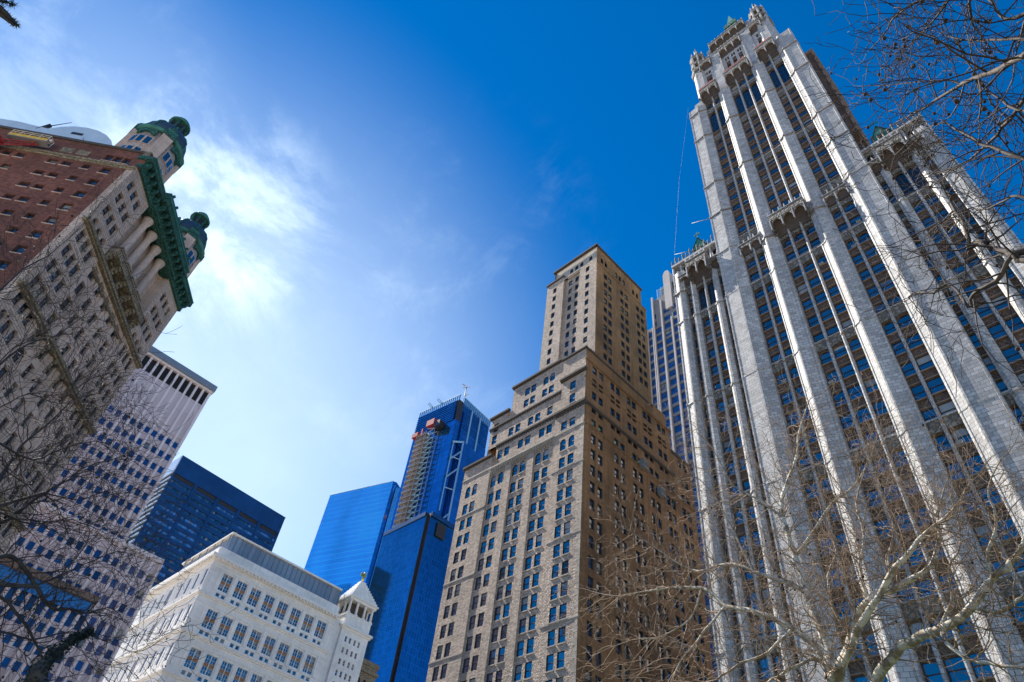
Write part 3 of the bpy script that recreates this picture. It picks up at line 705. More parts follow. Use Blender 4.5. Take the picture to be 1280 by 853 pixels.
# crown of the tower: two set-back storeys, corner turrets, steep green spire
E71 = east(71.4)
def crown_wall(F, a, b, z0, z1, ops, depth=0.5, mat='terra', trim='terra_sill'):
    mb = MB(); wall(mb, F, a, b, z0, z1, ops, depth, mat, trim); return mb
cen = [(U(2.2, 1), U(1.2, 1)), (U(0.5, 1), U(0.5, -1)), (U(1.2, -1), U(2.2, -1))]
ops = [(a, b, 170.5, 179.2, False) for a, b in cen]
for a, b in cen:
    m_ = (a + b) / 2
    ops += [(a, m_ - 0.1, 180.0, 181.9, 0.4), (m_ + 0.1, b, 180.0, 181.9, 0.4)]
for sd_ in (1, -1):
    a, b = strip(6.4, 7.9, sd_); ops += [(a, b, 170.5, 179.2, False), (a, (a + b) / 2 - 0.1, 180.0, 181.9, 0.35), ((a + b) / 2 + 0.1, b, 180.0, 181.9, 0.35)]
mb = crown_wall(E71, U(10.6, 1), U(10.6, -1), 166.0, 188.0, ops)
mb.box(72.0, 96, YC - 10.6, YC + 10.6, 166, 188, 'terra')
for u in (U(0.85, 1), U(0.85, -1)): mb.prism(E71, colprof(u, 0.18), 168, 184, 'terra')
for a, b in [(o[0], o[1]) for o in ops if o[3] == 179.2]:
    for k in range(3): mb.fbox(E71, a, b, 172.4 + k * 2.5, 173.8 + k * 2.5, -0.45, -0.05, 'terra_brown')
for sd_ in (1, -1):
    a, b = strip(2.9, 5.4, sd_); mb.fbox(E71, a, b, 166, 187.5, 0, 0.4, 'terra')
    a, b = strip(2.9, 3.3, sd_); mb.fbox(E71, a, b, 166, 182.5, 0.4, 0.75, 'terra')
    a, b = strip(8.4, 10.6, sd_); mb.fbox(E71, a, b, 166, 188, 0, 0.3, 'terra')
mb.build('crown_storey', gothic)
for o in ops: G.add(E71, o[0] + 0.01, o[2] + 0.01, o[1] - o[0] - 0.02, o[3] - o[2] - 0.02, -0.46, 'fixed', g='glass_dark')
balcony(E71, U(2.9, 1), U(2.9, -1), 182.2, 187.2, 1.1, 3)
for sd_ in (1, -1):
    a, b = strip(5.6, 8.6, sd_); balcony(E71, a, b, 182.6, 187.6, 1.0, 1)
E72 = east(72.3)
ops = [(u - 0.5, u + 0.5, 189.6, 191.6, 0.4) for u in [-YC + k * 1.3 for k in (-3, -2, -1, 0, 1, 2, 3)]]
mb = crown_wall(E72, U(6.4, 1), U(6.4, -1), 188.0, 196.0, ops); mb.box(72.85, 94, YC - 6.4, YC + 6.4, 188, 196, 'terra'); mb.build('crown_storey', gothic)
for o in ops: G.add(E72, o[0] + 0.01, o[2] + 0.01, 0.98, 1.9, -0.46, 'fixed', g='glass_dark')
balcony(E72, U(5.0, 1), U(5.0, -1), 192.6, 196.4, 1.2, 5)
mb = MB()
cx = 83.0
def pyr(mb, hx, hy, z0, hx2, hy2, z1, mat):
    q = lambda a, b, z: [(cx - a, YC - b, z), (cx + a, YC - b, z), (cx + a, YC + b, z), (cx - a, YC + b, z)]
    mb.hexa(q(hx, hy, z0) + q(hx2, hy2, z1), mat)
pyr(mb, 10.0, 5.6, 196, 8.0, 4.4, 204.5, 'copper'); pyr(mb, 7.4, 3.9, 204.5, 2.2, 1.6, 224, 'copper'); pyr(mb, 2.6, 2.0, 224, 2.6, 2.0, 226, 'copper_orn'); pyr(mb, 1.8, 1.4, 226, 0.1, 0.1, 238, 'copper')
for k in range(5):
    y = YC - 4 + 2 * k; mb.box(72.9, 74.2, y - 0.5, y + 0.5, 197, 199.5, 'copper_orn'); mb.lathe(73.4, y, [(0.5, 199.5), (0.02, 202)], 5, 'copper_orn', False)
mb.build('spire', gothic)
def turret(cx, cy, z0, label=None):
    mb = MB(); mb.lathe(cx, cy, [(2.1, z0), (2.1, z0 + 13)], 8, 'terra', False, math.pi / 8)
    mb.lathe(cx, cy, [(2.3, z0 + 13), (2.55, z0 + 13.6), (2.55, z0 + 15.0), (2.2, z0 + 15.4)], 8, 'terra_trim', False, math.pi / 8)
    mb.lathe(cx, cy, [(1.05, z0 + 15.4), (1.05, z0 + 23)], 8, 'terra_dark', False, math.pi / 8)
    for k in range(8):
        a = math.pi / 4 * k + math.pi / 8; x, y = cx + 1.85 * math.cos(a), cy + 1.85 * math.sin(a)
        mb.lathe(x, y, [(0.32, z0), (0.32, z0 + 24.0), (0.42, z0 + 24.2), (0.02, z0 + 27.0)], 5, 'terra', False)
    mb.lathe(cx, cy, [(2.15, z0 + 18.6), (2.25, z0 + 19.6)], 8, 'terra_trim', False, math.pi / 8)
    mb.lathe(cx, cy, [(2.0, z0 + 22.6), (2.2, z0 + 24)], 8, 'terra_trim', False, math.pi / 8)
    o = mb.build('turret', gothic)
    mb = MB(); mb.lathe(cx, cy, [(1.35, z0 + 24), (0.8, z0 + 27.5), (0.9, z0 + 27.8), (0.12, z0 + 31), (0.3, z0 + 31.4), (0.05, z0 + 33.2)], 8, 'terra_trim', False, math.pi / 8)
    for k in range(4):
        a = math.pi / 2 * k; mb.tube((cx + 0.9 * math.cos(a), cy + 0.9 * math.sin(a), z0 + 27), (cx + 1.4 * math.cos(a), cy + 1.4 * math.sin(a), z0 + 28.3), 0.14, 0.05, 'terra', 4)
    s_ = mb.build('turret_spire', o); return o
turret(72.8, YC + 9.4, 172.0); turret(72.8, YC - 8.6, 172.0)
mb = MB()                                           # gargoyle-like carved corbels at the foot of the galleries
for (u, z) in [(U(2.95, 1), 100.6), (U(2.95, -1), 100.6), (U(15.3, 1), 101), (U(19.1, 1), 101), (U(15.3, -1), 101), (U(19.1, -1), 101)]:
    for k in range(4): mb.fbox(E70, u - 0.28 + 0.03 * k, u + 0.28 - 0.03 * k, z + k * 0.7, z + k * 0.7 + 0.5, -0.2, 0.5 + 0.4 * k, 'terra_trim')
mb.build('corbels', gothic)
for (y, z, dx) in ((YC + 17.8, 111, -0.1), (YC + 13.2, 117.5, 0.0)):    # slender gaffs that stand out over the left wing
    mb = MB(); mb.tube((70.3, y, z), (70.3, y + 4.6, z + 2.6), 0.09, 0.05, 'terra', 5)
    mb.build('flagpole', gothic)
mb = MB(); mb.tube((70.3, YC + 22.4, 113.6), (70.4, YC + 19.2, 138), 0.018, 0.018, 'terra', 4); mb.tube((70.4, YC + 19.2, 138), (70.2, YC + 13.6, 168), 0.018, 0.018, 'terra', 4); mb.build('cable', gothic)
acs = random.Random(9)
wl2 = sorted([w for w in G.l if w[4] < 2.4 and w[2] > 30], key=G.score, reverse=True)[:230]
for w in acs.sample(wl2, 18):                          # window air conditioners and a few propped-open sashes
    F, u, z, ww, hh, d = w[:6]; m = MB(); a = u + ww * acs.choice((0.1, 0.35, 0.5))
    m.fbox(F, a, a + 0.62, z + 0.05, z + 0.45, d + 0.02, d + 0.5, 'frame_white')
    for k in range(4): m.fbox(F, a + 0.05, a + 0.57, z + 0.1 + k * 0.085, z + 0.14 + k * 0.085, d + 0.5, d + 0.51, 'frame_dark')
    m.build('air_conditioner', gothic)
G.flush(100)

# ------------------------------------------------------------------ stepped stone office tower in the middle
stepped = thing('stepped_office_tower', 'tan rough stone tower with stepped setbacks and paired windows, centre of the photo', 'office tower', (70, 60.5, 0))
S = Wins(stepped, 'frame_dark', 'glass', blind=0.17)
FE, FNt = east(70.0), north(60.5)
WW, WH = 1.34, 2.25
def ue(y): return -y
pairs = [(88.9, 'p'), (82.1, 'r'), (76.4, 'r'), (70.55, 'r'), (64.3, 'p')]
recess = [(79.9, 84.1), (74.1, 78.2), (67.6, 72.4)]
RD = 0.28
row_tops = [76.0 - 3.4 * k for k in range(20) if 76.0 - 3.4 * k > 6]
ops_f = []; ops_r = []
for yc, kd in pairs:
    for s in (-1, 1):
        y = yc + s * 0.98; lst = ops_f if kd == 'p' else ops_r
        for zt in row_tops: lst.append((-y - WW / 2, -y + WW / 2, zt - WH, zt, False))
        lst.append((-y - WW / 2, -y + WW / 2, 77.5, 80.1, True))
for y in (63.3, 65.3): ops_f.append((-y - WW / 2, -y + WW / 2, 82.2, 84.2, False))
for zt in (90.3, 93.6): ops_f.append((-63.6 - WW / 2, -63.6 + WW / 2, zt - WH, zt, False))
mb = MB()
wall(mb, FE, -92, -84.1, 0, 85.4, [o for o in ops_f if o[0] < -85], 0.24, 'rock', 'cornice_dark')
wall(mb, FE, -79.9, -78.2, 0, 81.6, [], 0.3, 'rock'); wall(mb, FE, -74.1, -72.4, 0, 81.6, [], 0.3, 'rock')
wall(mb, FE, -67.6, -60.5, 0, 87.0, [o for o in ops_f if o[0] > -68 and o[3] < 86], 0.24, 'rock', 'cornice_dark')
for (a, b) in recess:
    wall(mb, FE, -b, -a, 0, 81.6, [o for o in ops_r if -b <= o[0] and o[1] <= -a], 0.24, 'rock', 'cornice_dark', -RD)
    for u in (-a, -b): mb.face([FE(u, 0, 0), FE(u, 0, -RD), FE(u, 81.6, -RD), FE(u, 81.6, 0)], 'rock')
    mb.face([FE(-b, 80.9, 0), FE(-a, 80.9, 0), FE(-a, 80.9, -RD), FE(-b, 80.9, -RD)], 'rock'); mb.face([FE(-b, 80.9, 0.01), FE(-a, 80.9, 0.01), FE(-a, 81.6, 0.01), FE(-b, 81.6, 0.01)], 'rock')
body_w = mb
# solid cores behind the walls
mb.box(71.2, 104.5, 61.2, 92, 0, 82.0, 'tanbrick')
mb.box(70.01, 71.2, 84.1, 92, 85.39, 85.4, 'cornice_dark'); mb.face([(70, 84.12, 81.6), (73, 84.12, 81.6), (73, 84.12, 85.4), (70, 84.12, 85.4)], 'rock')
mb.face([(70, 92, 0), (104, 92, 0), (104, 92, 85), (70, 92, 85.4)], 'rock')
mb.build('east_wall', stepped)
def row(F, us, z0, w, h, d, mbw, u0, u1, za, zb, arch=False, mat='rock', dd=0.0, g=None):
    pass
# middle storeys above the first ledge
mb = MB(); FM = east(70.9)
opm = []
for y in (82.0, 80.1, 76.4, 74.5, 70.9, 69.0): opm.append((-y * 1.0127 - WW / 2, -y * 1.0127 + WW / 2, 84.5, 86.6, False))
wall(mb, FM, -84.2, -67.0, 81.6, 88.4, opm, 0.24, 'rock', 'cornice_dark')
opm2 = []
for y in (80.6, 78.7, 75.2, 73.3, 70.1): opm2.append((-y - WW / 2, -y + WW / 2, 89.2, 91.3, False))
wall(mb, FM, -87.0, -66.5, 88.4, 95.0, opm2 + [(-85.4 - WW / 2, -85.4 + WW / 2, zt - WH, zt, False) for zt in (91.6, 94.8)], 0.24, 'rock', 'cornice_dark')
mb.box(71.9, 104, 61.2, 84.2, 81.6, 88.4, 'tanbrick'); mb.box(71.9, 97.6, 61.2, 87.0, 88.4, 95.0, 'tanbrick')
mb.box(70.9, 97.6, 82.2, 87.0, 95.0, 96.8, 'rock')
mb.face([(70.9, 87.0, 86), (97, 87.0, 86), (97, 87.0, 96.8), (70.9, 87.0, 96.8)], 'rock')
FT = east(71.0)
opt = [(-y - WW / 2, -y + WW / 2, 95.2, 97.2, False) for y in (77.2, 75.4, 72.1, 70.3)] + [(-y - WW / 2, -y + WW / 2, 98.5, 100.6, True) for y in (72.0, 70.2)] + [(-y - WW / 2, -y + WW / 2, 98.4, 100.4, False) for y in (77.2, 75.4)]
wall(mb, FT, -81.4, -66.4, 95.0, 103.0, opt, 0.24, 'rock', 'cornice_dark')
mb.box(72.0, 97.6, 61.2, 81.4, 95.0, 103.0, 'tanbrick'); mb.face([(71.0, 81.4, 95), (97, 81.4, 95), (97, 81.4, 103), (71, 81.4, 103)], 'rock')
mb.build('setback_storeys', stepped)
# corner pavilion that carries the storeys up to the foot of the tower
mb = MB(); wall(mb, FE, -66.4, -60.5, 87.0, 101.2, [o for o in ops_f if o[3] > 87], 0.24, 'rock', 'cornice_dark')
mb.face([(70, 66.41, 81), (71.5, 66.41, 81), (71.5, 66.41, 101.2), (70, 66.41, 101.2)], 'rock')
mb.box(70.4, 97.6, 61.2, 66.4, 87.0, 101.2, 'tanbrick') if False else None
mb.face([(70, 60.5, 101.2), (73, 60.5, 101.2), (73, 66.4, 101.2), (70, 66.4, 101.2)], 'cornice_dark')
mb.build('corner_pavilion', stepped)
# upper tower
FU = east(72.6)
ycol = [73.4, 69.0, 67.0, 63.2]; rows_u = [131.2 - 3.08 * k for k in range(9)]
opu = []
for j, y in enumerate(ycol):
    for k, z in enumerate(rows_u + [rows_u[-1] - 3.08]): opu.append((-y - 0.52, -y + 0.52, z, z + 1.75, False))
mb = MB()
r_ = [o for o in opu if -69.9 < o[0] < -66]; f_ = [o for o in opu if o not in r_]
wall(mb, FU, -76.0, -70.6, 101, 135.9, [o for o in f_ if o[0] < -70], 0.35, 'rock', 'cornice_dark')
wall(mb, FU, -65.6, -60.5, 101, 134.4, [o for o in f_ if o[0] > -66], 0.35, 'rock', 'cornice_dark')
wall(mb, FU, -70.6, -65.6, 101, 134.4, r_, 0.35, 'rock', 'cornice_dark', -0.7)
for u in (-70.6, -65.6): mb.face([FU(u, 101, 0), FU(u, 101, -0.7), FU(u, 134.4, -0.7), FU(u, 134.4, 0)], 'rock')
arch = [(-y - 0.5, -y + 0.5, 135.4, 137.0, True) for y in (71.9, 68.6, 67.0, 65.4, 62.6)]
wall(mb, FU, -73.7, -60.5, 134.4, 139.3, arch, 0.35, 'rock_trim', 'cornice_dark', -0.35)
mb.box(74.0, 89.6, 61.3, 73.7, 134, 139.3, 'tanbrick'); mb.box(74.0, 91.6, 61.3, 76.0, 101, 134.4, 'tanbrick')
mb.face([(72.6, 76, 101), (91.6, 76, 101), (91.6, 76, 135.9), (72.6, 76, 135.9)], 'tanbrick'); mb.face([(72.6, 73.7, 134.4), (90, 73.7, 134.4), (90, 73.7, 139.3), (72.6, 73.7, 139.3)], 'tanbrick')
mb.face([(72.6, 70.6, 135.9), (91.6, 70.6, 135.9), (91.6, 76, 135.9), (72.6, 76, 135.9)], 'cornice_dark')
mb.build('upper_tower_wall', stepped)
for o in opu: S.add(FU, o[0] + 0.01, o[2] + 0.01, 1.02, 1.73, -0.30 - (0.7 if o in r_ else 0))
for o in arch: S.add(FU, o[0] + 0.01, o[2] + 0.01, 0.98, 1.58, -0.66, 'fixed')
for o in ops_f: S.add(FE, o[0] + 0.01, o[2] + 0.01, WW - 0.02, o[3] - o[2] - 0.02, -0.18)
for o in ops_r: S.add(FE, o[0] + 0.01, o[2] + 0.01, WW - 0.02, o[3] - o[2] - 0.02, -0.18 - RD)
for o in opm: S.add(FM, o[0] + 0.01, o[2] + 0.01, WW - 0.02, 2.08, -0.18)
for o in opm2 + [(-85.4 - WW / 2, 0, zt - WH, 0) for zt in (91.6, 94.8)]: S.add(FM, o[0] + 0.01, o[2] + 0.01, WW - 0.02, 1.93, -0.18)
for o in opt: S.add(FT, o[0] + 0.01, o[2] + 0.01, WW - 0.02, o[3] - o[2] - 0.02, -0.18)
# north flank, tan brick
mb = MB()
xcol = [75.9, 77.5, 82.0, 83.7, 88.2, 89.9]; opn = []
for x in xcol:
    for k in range(10 if x > 76.5 else 10):
        z = 129.2 - 2.98 * k
        if x > 87 and z < 103: continue
        opn.append((x - 0.6, x + 0.6, z, z + 1.7, False))
archn = [(x - 0.45, x + 0.45, 134.0, 135.9, True) for x in (74.6, 76.1, 80.0, 81.4, 82.9, 86.7, 88.2)]
wall(mb, FNt, 72.6, 91.7, 101.2, 133.0, opn, 0.35, 'tanbrick', 'cornice_dark'); wall(mb, FNt, 72.6, 89.9, 133.0, 139.3, archn, 0.35, 'tanbrick', 'cornice_dark')
mb.fbox(FNt, 72.5, 73.5, 101, 133, 0, 0.12, 'tanbrick')
mb.face([(91.7, 60.5, 98), (91.7, 76, 98), (91.7, 76, 133), (91.7, 60.5, 133)], 'tanbrick'); mb.face([(89.9, 60.5, 133), (89.9, 73.7, 133), (89.9, 73.7, 139.3), (89.9, 60.5, 139.3)], 'tanbrick')
opl = []
xl = [72.6, 74.6, 78.2, 79.9, 83.4, 85.1, 88.7, 90.3, 93.6, 95.3]
for x in xl:
    for k in range(4): opl.append((x - 0.62, x + 0.62, 95.6 - 3.35 * k - 0.0, 97.5 - 3.35 * k, False))
for x in [72.6, 74.6, 79.2, 81.1, 84.7, 86.5, 90.0, 91.8, 95.2, 96.9, 100.4, 102.2]:
    for k in range(24):
        z = 81.9 - 3.4 * k
        if z > 6: opl.append((x - 0.62, x + 0.62, z - 0.05, z + 2.05, k == 1 and x in (79.2,)))
for x in (100.4, 102.2):
    for z in (90.3, 86.0): opl.append((x - 0.62, x + 0.62, z, z + 1.9, False))
wall(mb, FNt, 70, 97.6, 0, 98.3, [o for o in opl if o[0] < 97.6], 0.35, 'tanbrick', 'cornice_dark')
wall(mb, FNt, 70, 91.7, 98.3, 101.2, [], 0.35, 'tanbrick')
wall(mb, FNt, 97.6, 104.6, 0, 93.0, [o for o in opl if o[0] > 97.6], 0.35, 'tanbrick', 'cornice_dark')
mb.face([(97.6, 60.5, 90), (97.6, 87, 90), (97.6, 87, 98.3), (97.6, 60.5, 98.3)], 'tanbrick'); mb.face([(104.6, 60.5, 0), (104.6, 92, 0), (104.6, 92, 93), (104.6, 60.5, 93)], 'tanbrick')
mb.box(91.7, 97.6, 61.2, 87, 95, 98.2, 'tanbrick'); mb.box(97.6, 104.5, 61.2, 92, 82, 92.9, 'tanbrick')
mb.build('north_wall', stepped)
for o in opn: S.add(FNt, o[0] + 0.01, o[2] + 0.01, 1.18, 1.68, -0.30, bl=None)
for o in archn: S.add(FNt, o[0] + 0.01, o[2] + 0.01, 0.88, 1.88, -0.30, 'fixed', g='glass_dark')
for o in opl: S.add(FNt, o[0] + 0.01, o[2] + 0.01, 1.22, o[3] - o[2] - 0.02, -0.30)
def ledge(F, a, b, z, out_=0.35, h=0.35, mat='cornice_dark', dent=0.0, name='cornice', par=None, d0=-0.1):
    m = MB(); m.fbox(F, a, b, z, z + h, d0, out_, mat); m.fbox(F, a, b, z - h * 0.5, z, d0, out_ * 0.6, mat)
    if dent:
        u = a + dent / 2
        while u < b: m.fbox(F, u - dent * 0.22, u + dent * 0.22, z - h * 1.5, z - h * 0.5, d0, out_ * 0.5, mat); u += dent
    return m.build(name, par or stepped)
ledge(FE, -92.3, -84.0, 85.1, 0.45, 0.45, 'cornice_dark', 0.0); ledge(FE, -84.1, -67.6, 81.6, 0.32, 0.45, 'rock_trim', 0.62)
ledge(FE, -67.7, -60.1, 86.7, 0.5, 0.5, 'cornice_dark', 0.6); ledge(FM, -84.3, -66.4, 88.0, 0.35, 0.4, 'cornice_dark', 0.62, d0=-0.1)
ledge(FM, -87.2, -66.4, 93.6, 0.3, 0.35, 'cornice_dark', 0.62); ledge(FM, -87.3, -81.6, 96.5, 0.55, 0.4, 'cornice_dark'); ledge(FT, -81.7, -66.4, 102.6, 0.5, 0.45, 'cornice_dark')
ledge(FE, -66.6, -60.1, 94.9, 0.65, 0.45, 'cornice_dark'); ledge(FE, -66.6, -60.2, 101.0, 0.35, 0.35, 'cornice_dark'); ledge(FU, -74.0, -60.1, 139.0, 0.5, 0.4, 'cornice_dark'); ledge(FU, -76.2, -70.6, 135.5, 0.3, 0.4)
ledge(FU, -70.6, -65.6, 134.1, 0.05, 0.3, 'rock_trim'); ledge(FE, -92, -84.1, 82.0, 0.12, 0.3, 'rock_trim'); ledge(FE, -67.6, -60.4, 81.6, 0.14, 0.3, 'rock_trim')
ledge(FNt, 69.6, 97.8, 86.7, 0.3, 0.4, 'cornice_dark'); ledge(FNt, 69.8, 104.8, 82.0, 0.12, 0.3, 'tanbrick'); ledge(FNt, 69.8, 97.9, 98.0, 0.25, 0.35, 'tanbrick'); ledge(FNt, 97.6, 104.9, 92.7, 0.3, 0.4, 'cornice_dark')
ledge(FNt, 72.3, 90.2, 139.0, 0.3, 0.4, 'cornice_dark'); ledge(FNt, 72.6, 91.8, 132.7, 0.12, 0.3, 'tanbrick'); ledge(FNt, 69.8, 91.7, 101.0, 0.2, 0.35, 'cornice_dark'); ledge(FNt, 69.8, 97.7, 93.0, 0.1, 0.25, 'tanbrick')
for (a, b) in recess:                                # corbelled hoods at the head of each recessed bay, quoins at the corner
    m = MB(); n = 7
    for k in range(n):
        u = -b + (b - a) * (k + 0.5) / n; m.fbox(FE, u - 0.11, u + 0.11, 80.3, 80.9, -RD, -0.05, 'rock_trim')
    m.fbox(FE, -b, -a, 80.85, 81.05, -RD, 0.06, 'rock_trim'); m.build('corbel_table', stepped)
m = MB()
for k in range(94): m.fbox(FE, -60.95 - (0.3 if k % 2 else 0.0), -60.48, k * 0.9 + 0.02, k * 0.9 + 0.86, 0.0, 0.045, 'rock_trim')
m.build('quoins', stepped)
for k in range(1, 20):                                # thin string courses
    if k % 4 == 1: ledge(FE, -92, -84.1, 76.8 - 3.4 * k, 0.10, 0.22, 'rock_trim', name='string_course'); ledge(FE, -67.6, -60.4, 76.8 - 3.4 * k, 0.10, 0.22, 'rock_trim', name='string_course')
for (x, z) in ((86.2, 81.8), (91.5, 78.6)):          # window air conditioners / cradle boxes on the north flank
    m = MB(); m.fbox(FNt, x, x + 1.5, z, z + 1.6, 0.05, 0.9, 'metalgrey'); m.fbox(FNt, x - 0.05, x + 1.55, z + 1.6, z + 1.7, 0.0, 1.0, 'metalgrey'); 
    for k in range(5): m.fbox(FNt, x + 0.1 + k * 0.3, x + 0.2 + k * 0.3, z + 0.2, z + 1.4, 0.9, 0.93, 'louver')
    m.build('ventilation_box', stepped)
m = MB()
for (x, y, w, d_, h) in ((77, 64, 5, 5, 2.5), (84, 66, 3, 4, 1.6)): m.box(x, x + w, y, y + d_, 139.3, 139.3 + h, 'tanbrick')
m.build('roof_housing', stepped)
for (F, o, dd) in sorted([(FE, o, 0) for o in ops_f] + [(FE, o, -RD) for o in ops_r], key=lambda q: (q[0](q[1][0], q[1][2]) - Vector((0, 0, 60))).length)[:100]:
    m = MB(); m.fbox(F, o[0] - 0.12, o[1] + 0.12, o[2] - 0.20, o[2] - 0.01, dd, dd + 0.14, 'rock_trim'); m.build('sill', stepped)
S.flush(100)

# ------------------------------------------------------------------ pale precast tower on the left
pale = thing('precast_office_tower', 'pale pinkish slab with square blue windows between white ribs, black louvers under its roof', 'office tower', (32, 160, 0))
P = Wins(pale, 'pinkpier', 'glass_blue', blind=0.03)
FP = north(160.0)
mb = MB(); opp = []
x0 = 31.9 - 0.2
cols = [31.75 - 1.87 * k for k in range(22)]          # centre of each window strip
for c in cols:
    mb.fbox(FP, c - 0.66, c + 0.66, 101.6, 113.3, -0.25, -0.02, 'pinkpanel')
rowsP = [98.7 - 3.75 * k for k in range(8)]
wops = []
for c in cols:
    for z in rowsP: wops.append((c - 0.64, c + 0.64, z, z + 1.85, False))
wall(mb, FP, -9, 32.6, 72.7, 101.6, wops, 0.3, 'pinkpanel', 'pinkpier', -0.22)
mb.box(-9, 32.6, 160.7, 196, 0, 117.6, 'pinkpanel'); mb.box(-9, 32.6, 160.2, 160.6, 101.6, 113.3, 'pinkpanel'); mb.box(-9, 32.6, 160.5, 160.9, 113.3, 117.8, 'louver')
mb.build('tower_wall', pale)
for c in cols:
    for z in rowsP: P.add(FP, c - 0.63, z + 0.01, 1.26, 1.83, -0.42, 'fixed')
for k, c in enumerate(cols):
    m = MB(); m.fbox(FP, c - 0.935 - 0.27, c - 0.935 + 0.27, 72.7, 117.6, -0.5, 0.28, 'pinkpier'); m.build('pier', pale)
    m = MB()
    m.fbox(FP, c - 0.64, c + 0.64, 113.4, 117.6, -0.42, -0.36, 'louver')
    for j in range(9): m.fbox(FP, c - 0.64, c + 0.64, 113.5 + j * 0.45, 113.6 + j * 0.45, -0.38, -0.2, 'louver')
    m.build('louver_panel', pale)
m = MB(); m.fbox(FP, 32.68 - 0.3, 32.68 + 0.3, 72.7, 117.6, -0.5, 0.28, 'pinkpier'); m.build('pier', pale)
m = MB(); m.box(-10, 33.4, 158.9, 197, 118.2, 120.0, 'metalgrey'); m.box(-9.5, 33.0, 159.4, 197, 117.6, 118.2, 'pinkpier'); m.build('roof_coping', pale)
# lower wing
mb = MB(); cl = [41.3 - 1.985 * k for k in range(26)]; wl_ = []
zr = [(67.6, 1.95), (63.6, 1.95), (59.8, 1.95), (53.6, 3.6), (50.9, 1.9), (47.2, 1.9), (43.5, 1.9), (39.8, 1.9), (36.1, 1.9), (32.4, 1.9), (28.7, 1.9), (25.0, 1.9)]
for c in cl:
    for (z, h) in zr: wl_.append((c - 0.68, c + 0.68, z, z + h, False))
wall(mb, FP, -9, 42.1, 0, 72.7, wl_, 0.3, 'pinkpanel', 'pinkpier', -0.2)
mb.box(-9, 42.1, 160.65, 200, 0, 72.4, 'pinkpanel'); mb.face([FP(42.1, 0, 0), FP(42.1, 72.7, 0), FP(42.1, 72.7, -40), FP(42.1, 0, -40)], 'pinkpanel')
mb.build('wing_wall', pale)
for c in cl:
    for (z, h) in zr: P.add(FP, c - 0.67, z + 0.01, 1.34, h - 0.02, -0.38, 'fixed', bl=0.6 if (c > 41 and z > 45 and random.random() < 0.7) else None)
for k, c in enumerate(cl[:22] + [cl[0] + 1.985]):
    m = MB(); m.fbox(FP, c - 0.99 - 0.27, c - 0.99 + 0.27, 0, 72.2, -0.45, 0.2, 'pinkpier'); m.build('pier', pale)
m = MB(); m.box(-9, 42.4, 159.7, 160.6, 72.3, 73.3, 'pinkpier'); m.box(32.7, 42.4, 160.6, 200, 72.4, 73.0, 'pinkpanel'); m.build('parapet', pale)
m = MB(); m.fbox(FP, -8, 34.0, 59.2, 60.5, 0.2, 1.1, 'terra_sill'); m.build('ledge', pale, 'weathered brown ledge across the lower storeys')
m = MB(); m.fbox(FP, -8, 33.4, 56.4, 59.2, 0.15, 0.45, 'ribbon_lit')
for k in range(21): m.fbox(FP, 33.3 - 1.985 * k, 33.4 - 1.985 * k, 56.4, 59.2, 0.45, 0.52, 'frame_dark')
m.build('glazed_band', pale)
P.flush(100)

# ------------------------------------------------------------------ white classical block with columned tiers
white = thing('white_classical_block', 'white stone office block with tiered ledges, columns and a glazed penthouse', 'office building', (70, 212, 0))
A = Wins(white, 'frame_white', 'glass', blind=0.45)
FA, FAE = north(212.0), east(70.0)
LED = [104.7 - 11.65 * k for k in range(8)]
NB = 8; px = [76.5 + 5.25 * k for k in range(NB)]
mb = MB(); opa = []; small = []
for z in LED[:7]:
    for c in px:
        opa.append((c - 1.72, c + 1.72, z - 9.0, z - 3.6, False))
        for s in (-1, 1): small.append((c + s * 0.95 - 0.62, c + s * 0.95 + 0.62, z - 11.25, z - 9.9, False))
wall(mb, FA, 70, 117.8, 0, 104.7, opa + small, 0.45, 'white', 'white')
# east front (towards the avenue): tall narrow bays between engaged columns
ye = [214.2 + 5.55 * k for k in range(4)] + [239.4 + 5.4 * k for k in range(4)]
ope = []
for z in LED[:7]:
    for y in ye: ope.append((-y - 0.75, -y + 0.75, z - 8.9, z - 3.6, False)); ope.append((-y - 0.55, -y + 0.55, z - 11.1, z - 9.9, False))
wall(mb, FAE, -264, -212, 0, 104.7, ope, 0.16, 'white', 'white')
mb.box(71.2, 117.8, 213.2, 264, 0, 104.7, 'white'); mb.face([(70, 264, 0), (117, 264, 0), (117, 264, 104.7), (70, 264, 104.7)], 'white')
mb.build('wall', white)
for o in opa:                                        # pair of windows over two floors with a bronze panel between
    for s in (-1, 1):
        u = (o[0] + o[1]) / 2 + s * 0.88 - 0.78
        A.add(FA, u, o[2] + 0.05, 1.56, 2.05, -0.38, 'twin'); A.add(FA, u, o[2] + 3.2, 1.56, 2.15, -0.38, 'twin')
for o in opa:
    m = MB()
    m.fbox(FA, o[0], o[1], o[2] + 2.1, o[2] + 3.2, -0.45, -0.30, 'spandrel_orange'); c = (o[0] + o[1]) / 2; m.fbox(FA, c - 0.1, c + 0.1, o[2], o[3], -0.45, -0.15, 'white_trim')
    m.build('spandrel_panel', white)
for o in small: A.add(FA, o[0] + 0.01, o[2] + 0.01, 1.22, 1.33, -0.35, 'fixed')
for o in ope: A.add(FAE, o[0] + 0.01, o[2] + 0.01, o[1] - o[0] - 0.02, o[3] - o[2] - 0.02, -0.12, 'fixed', g='glass_dark', bl=0)
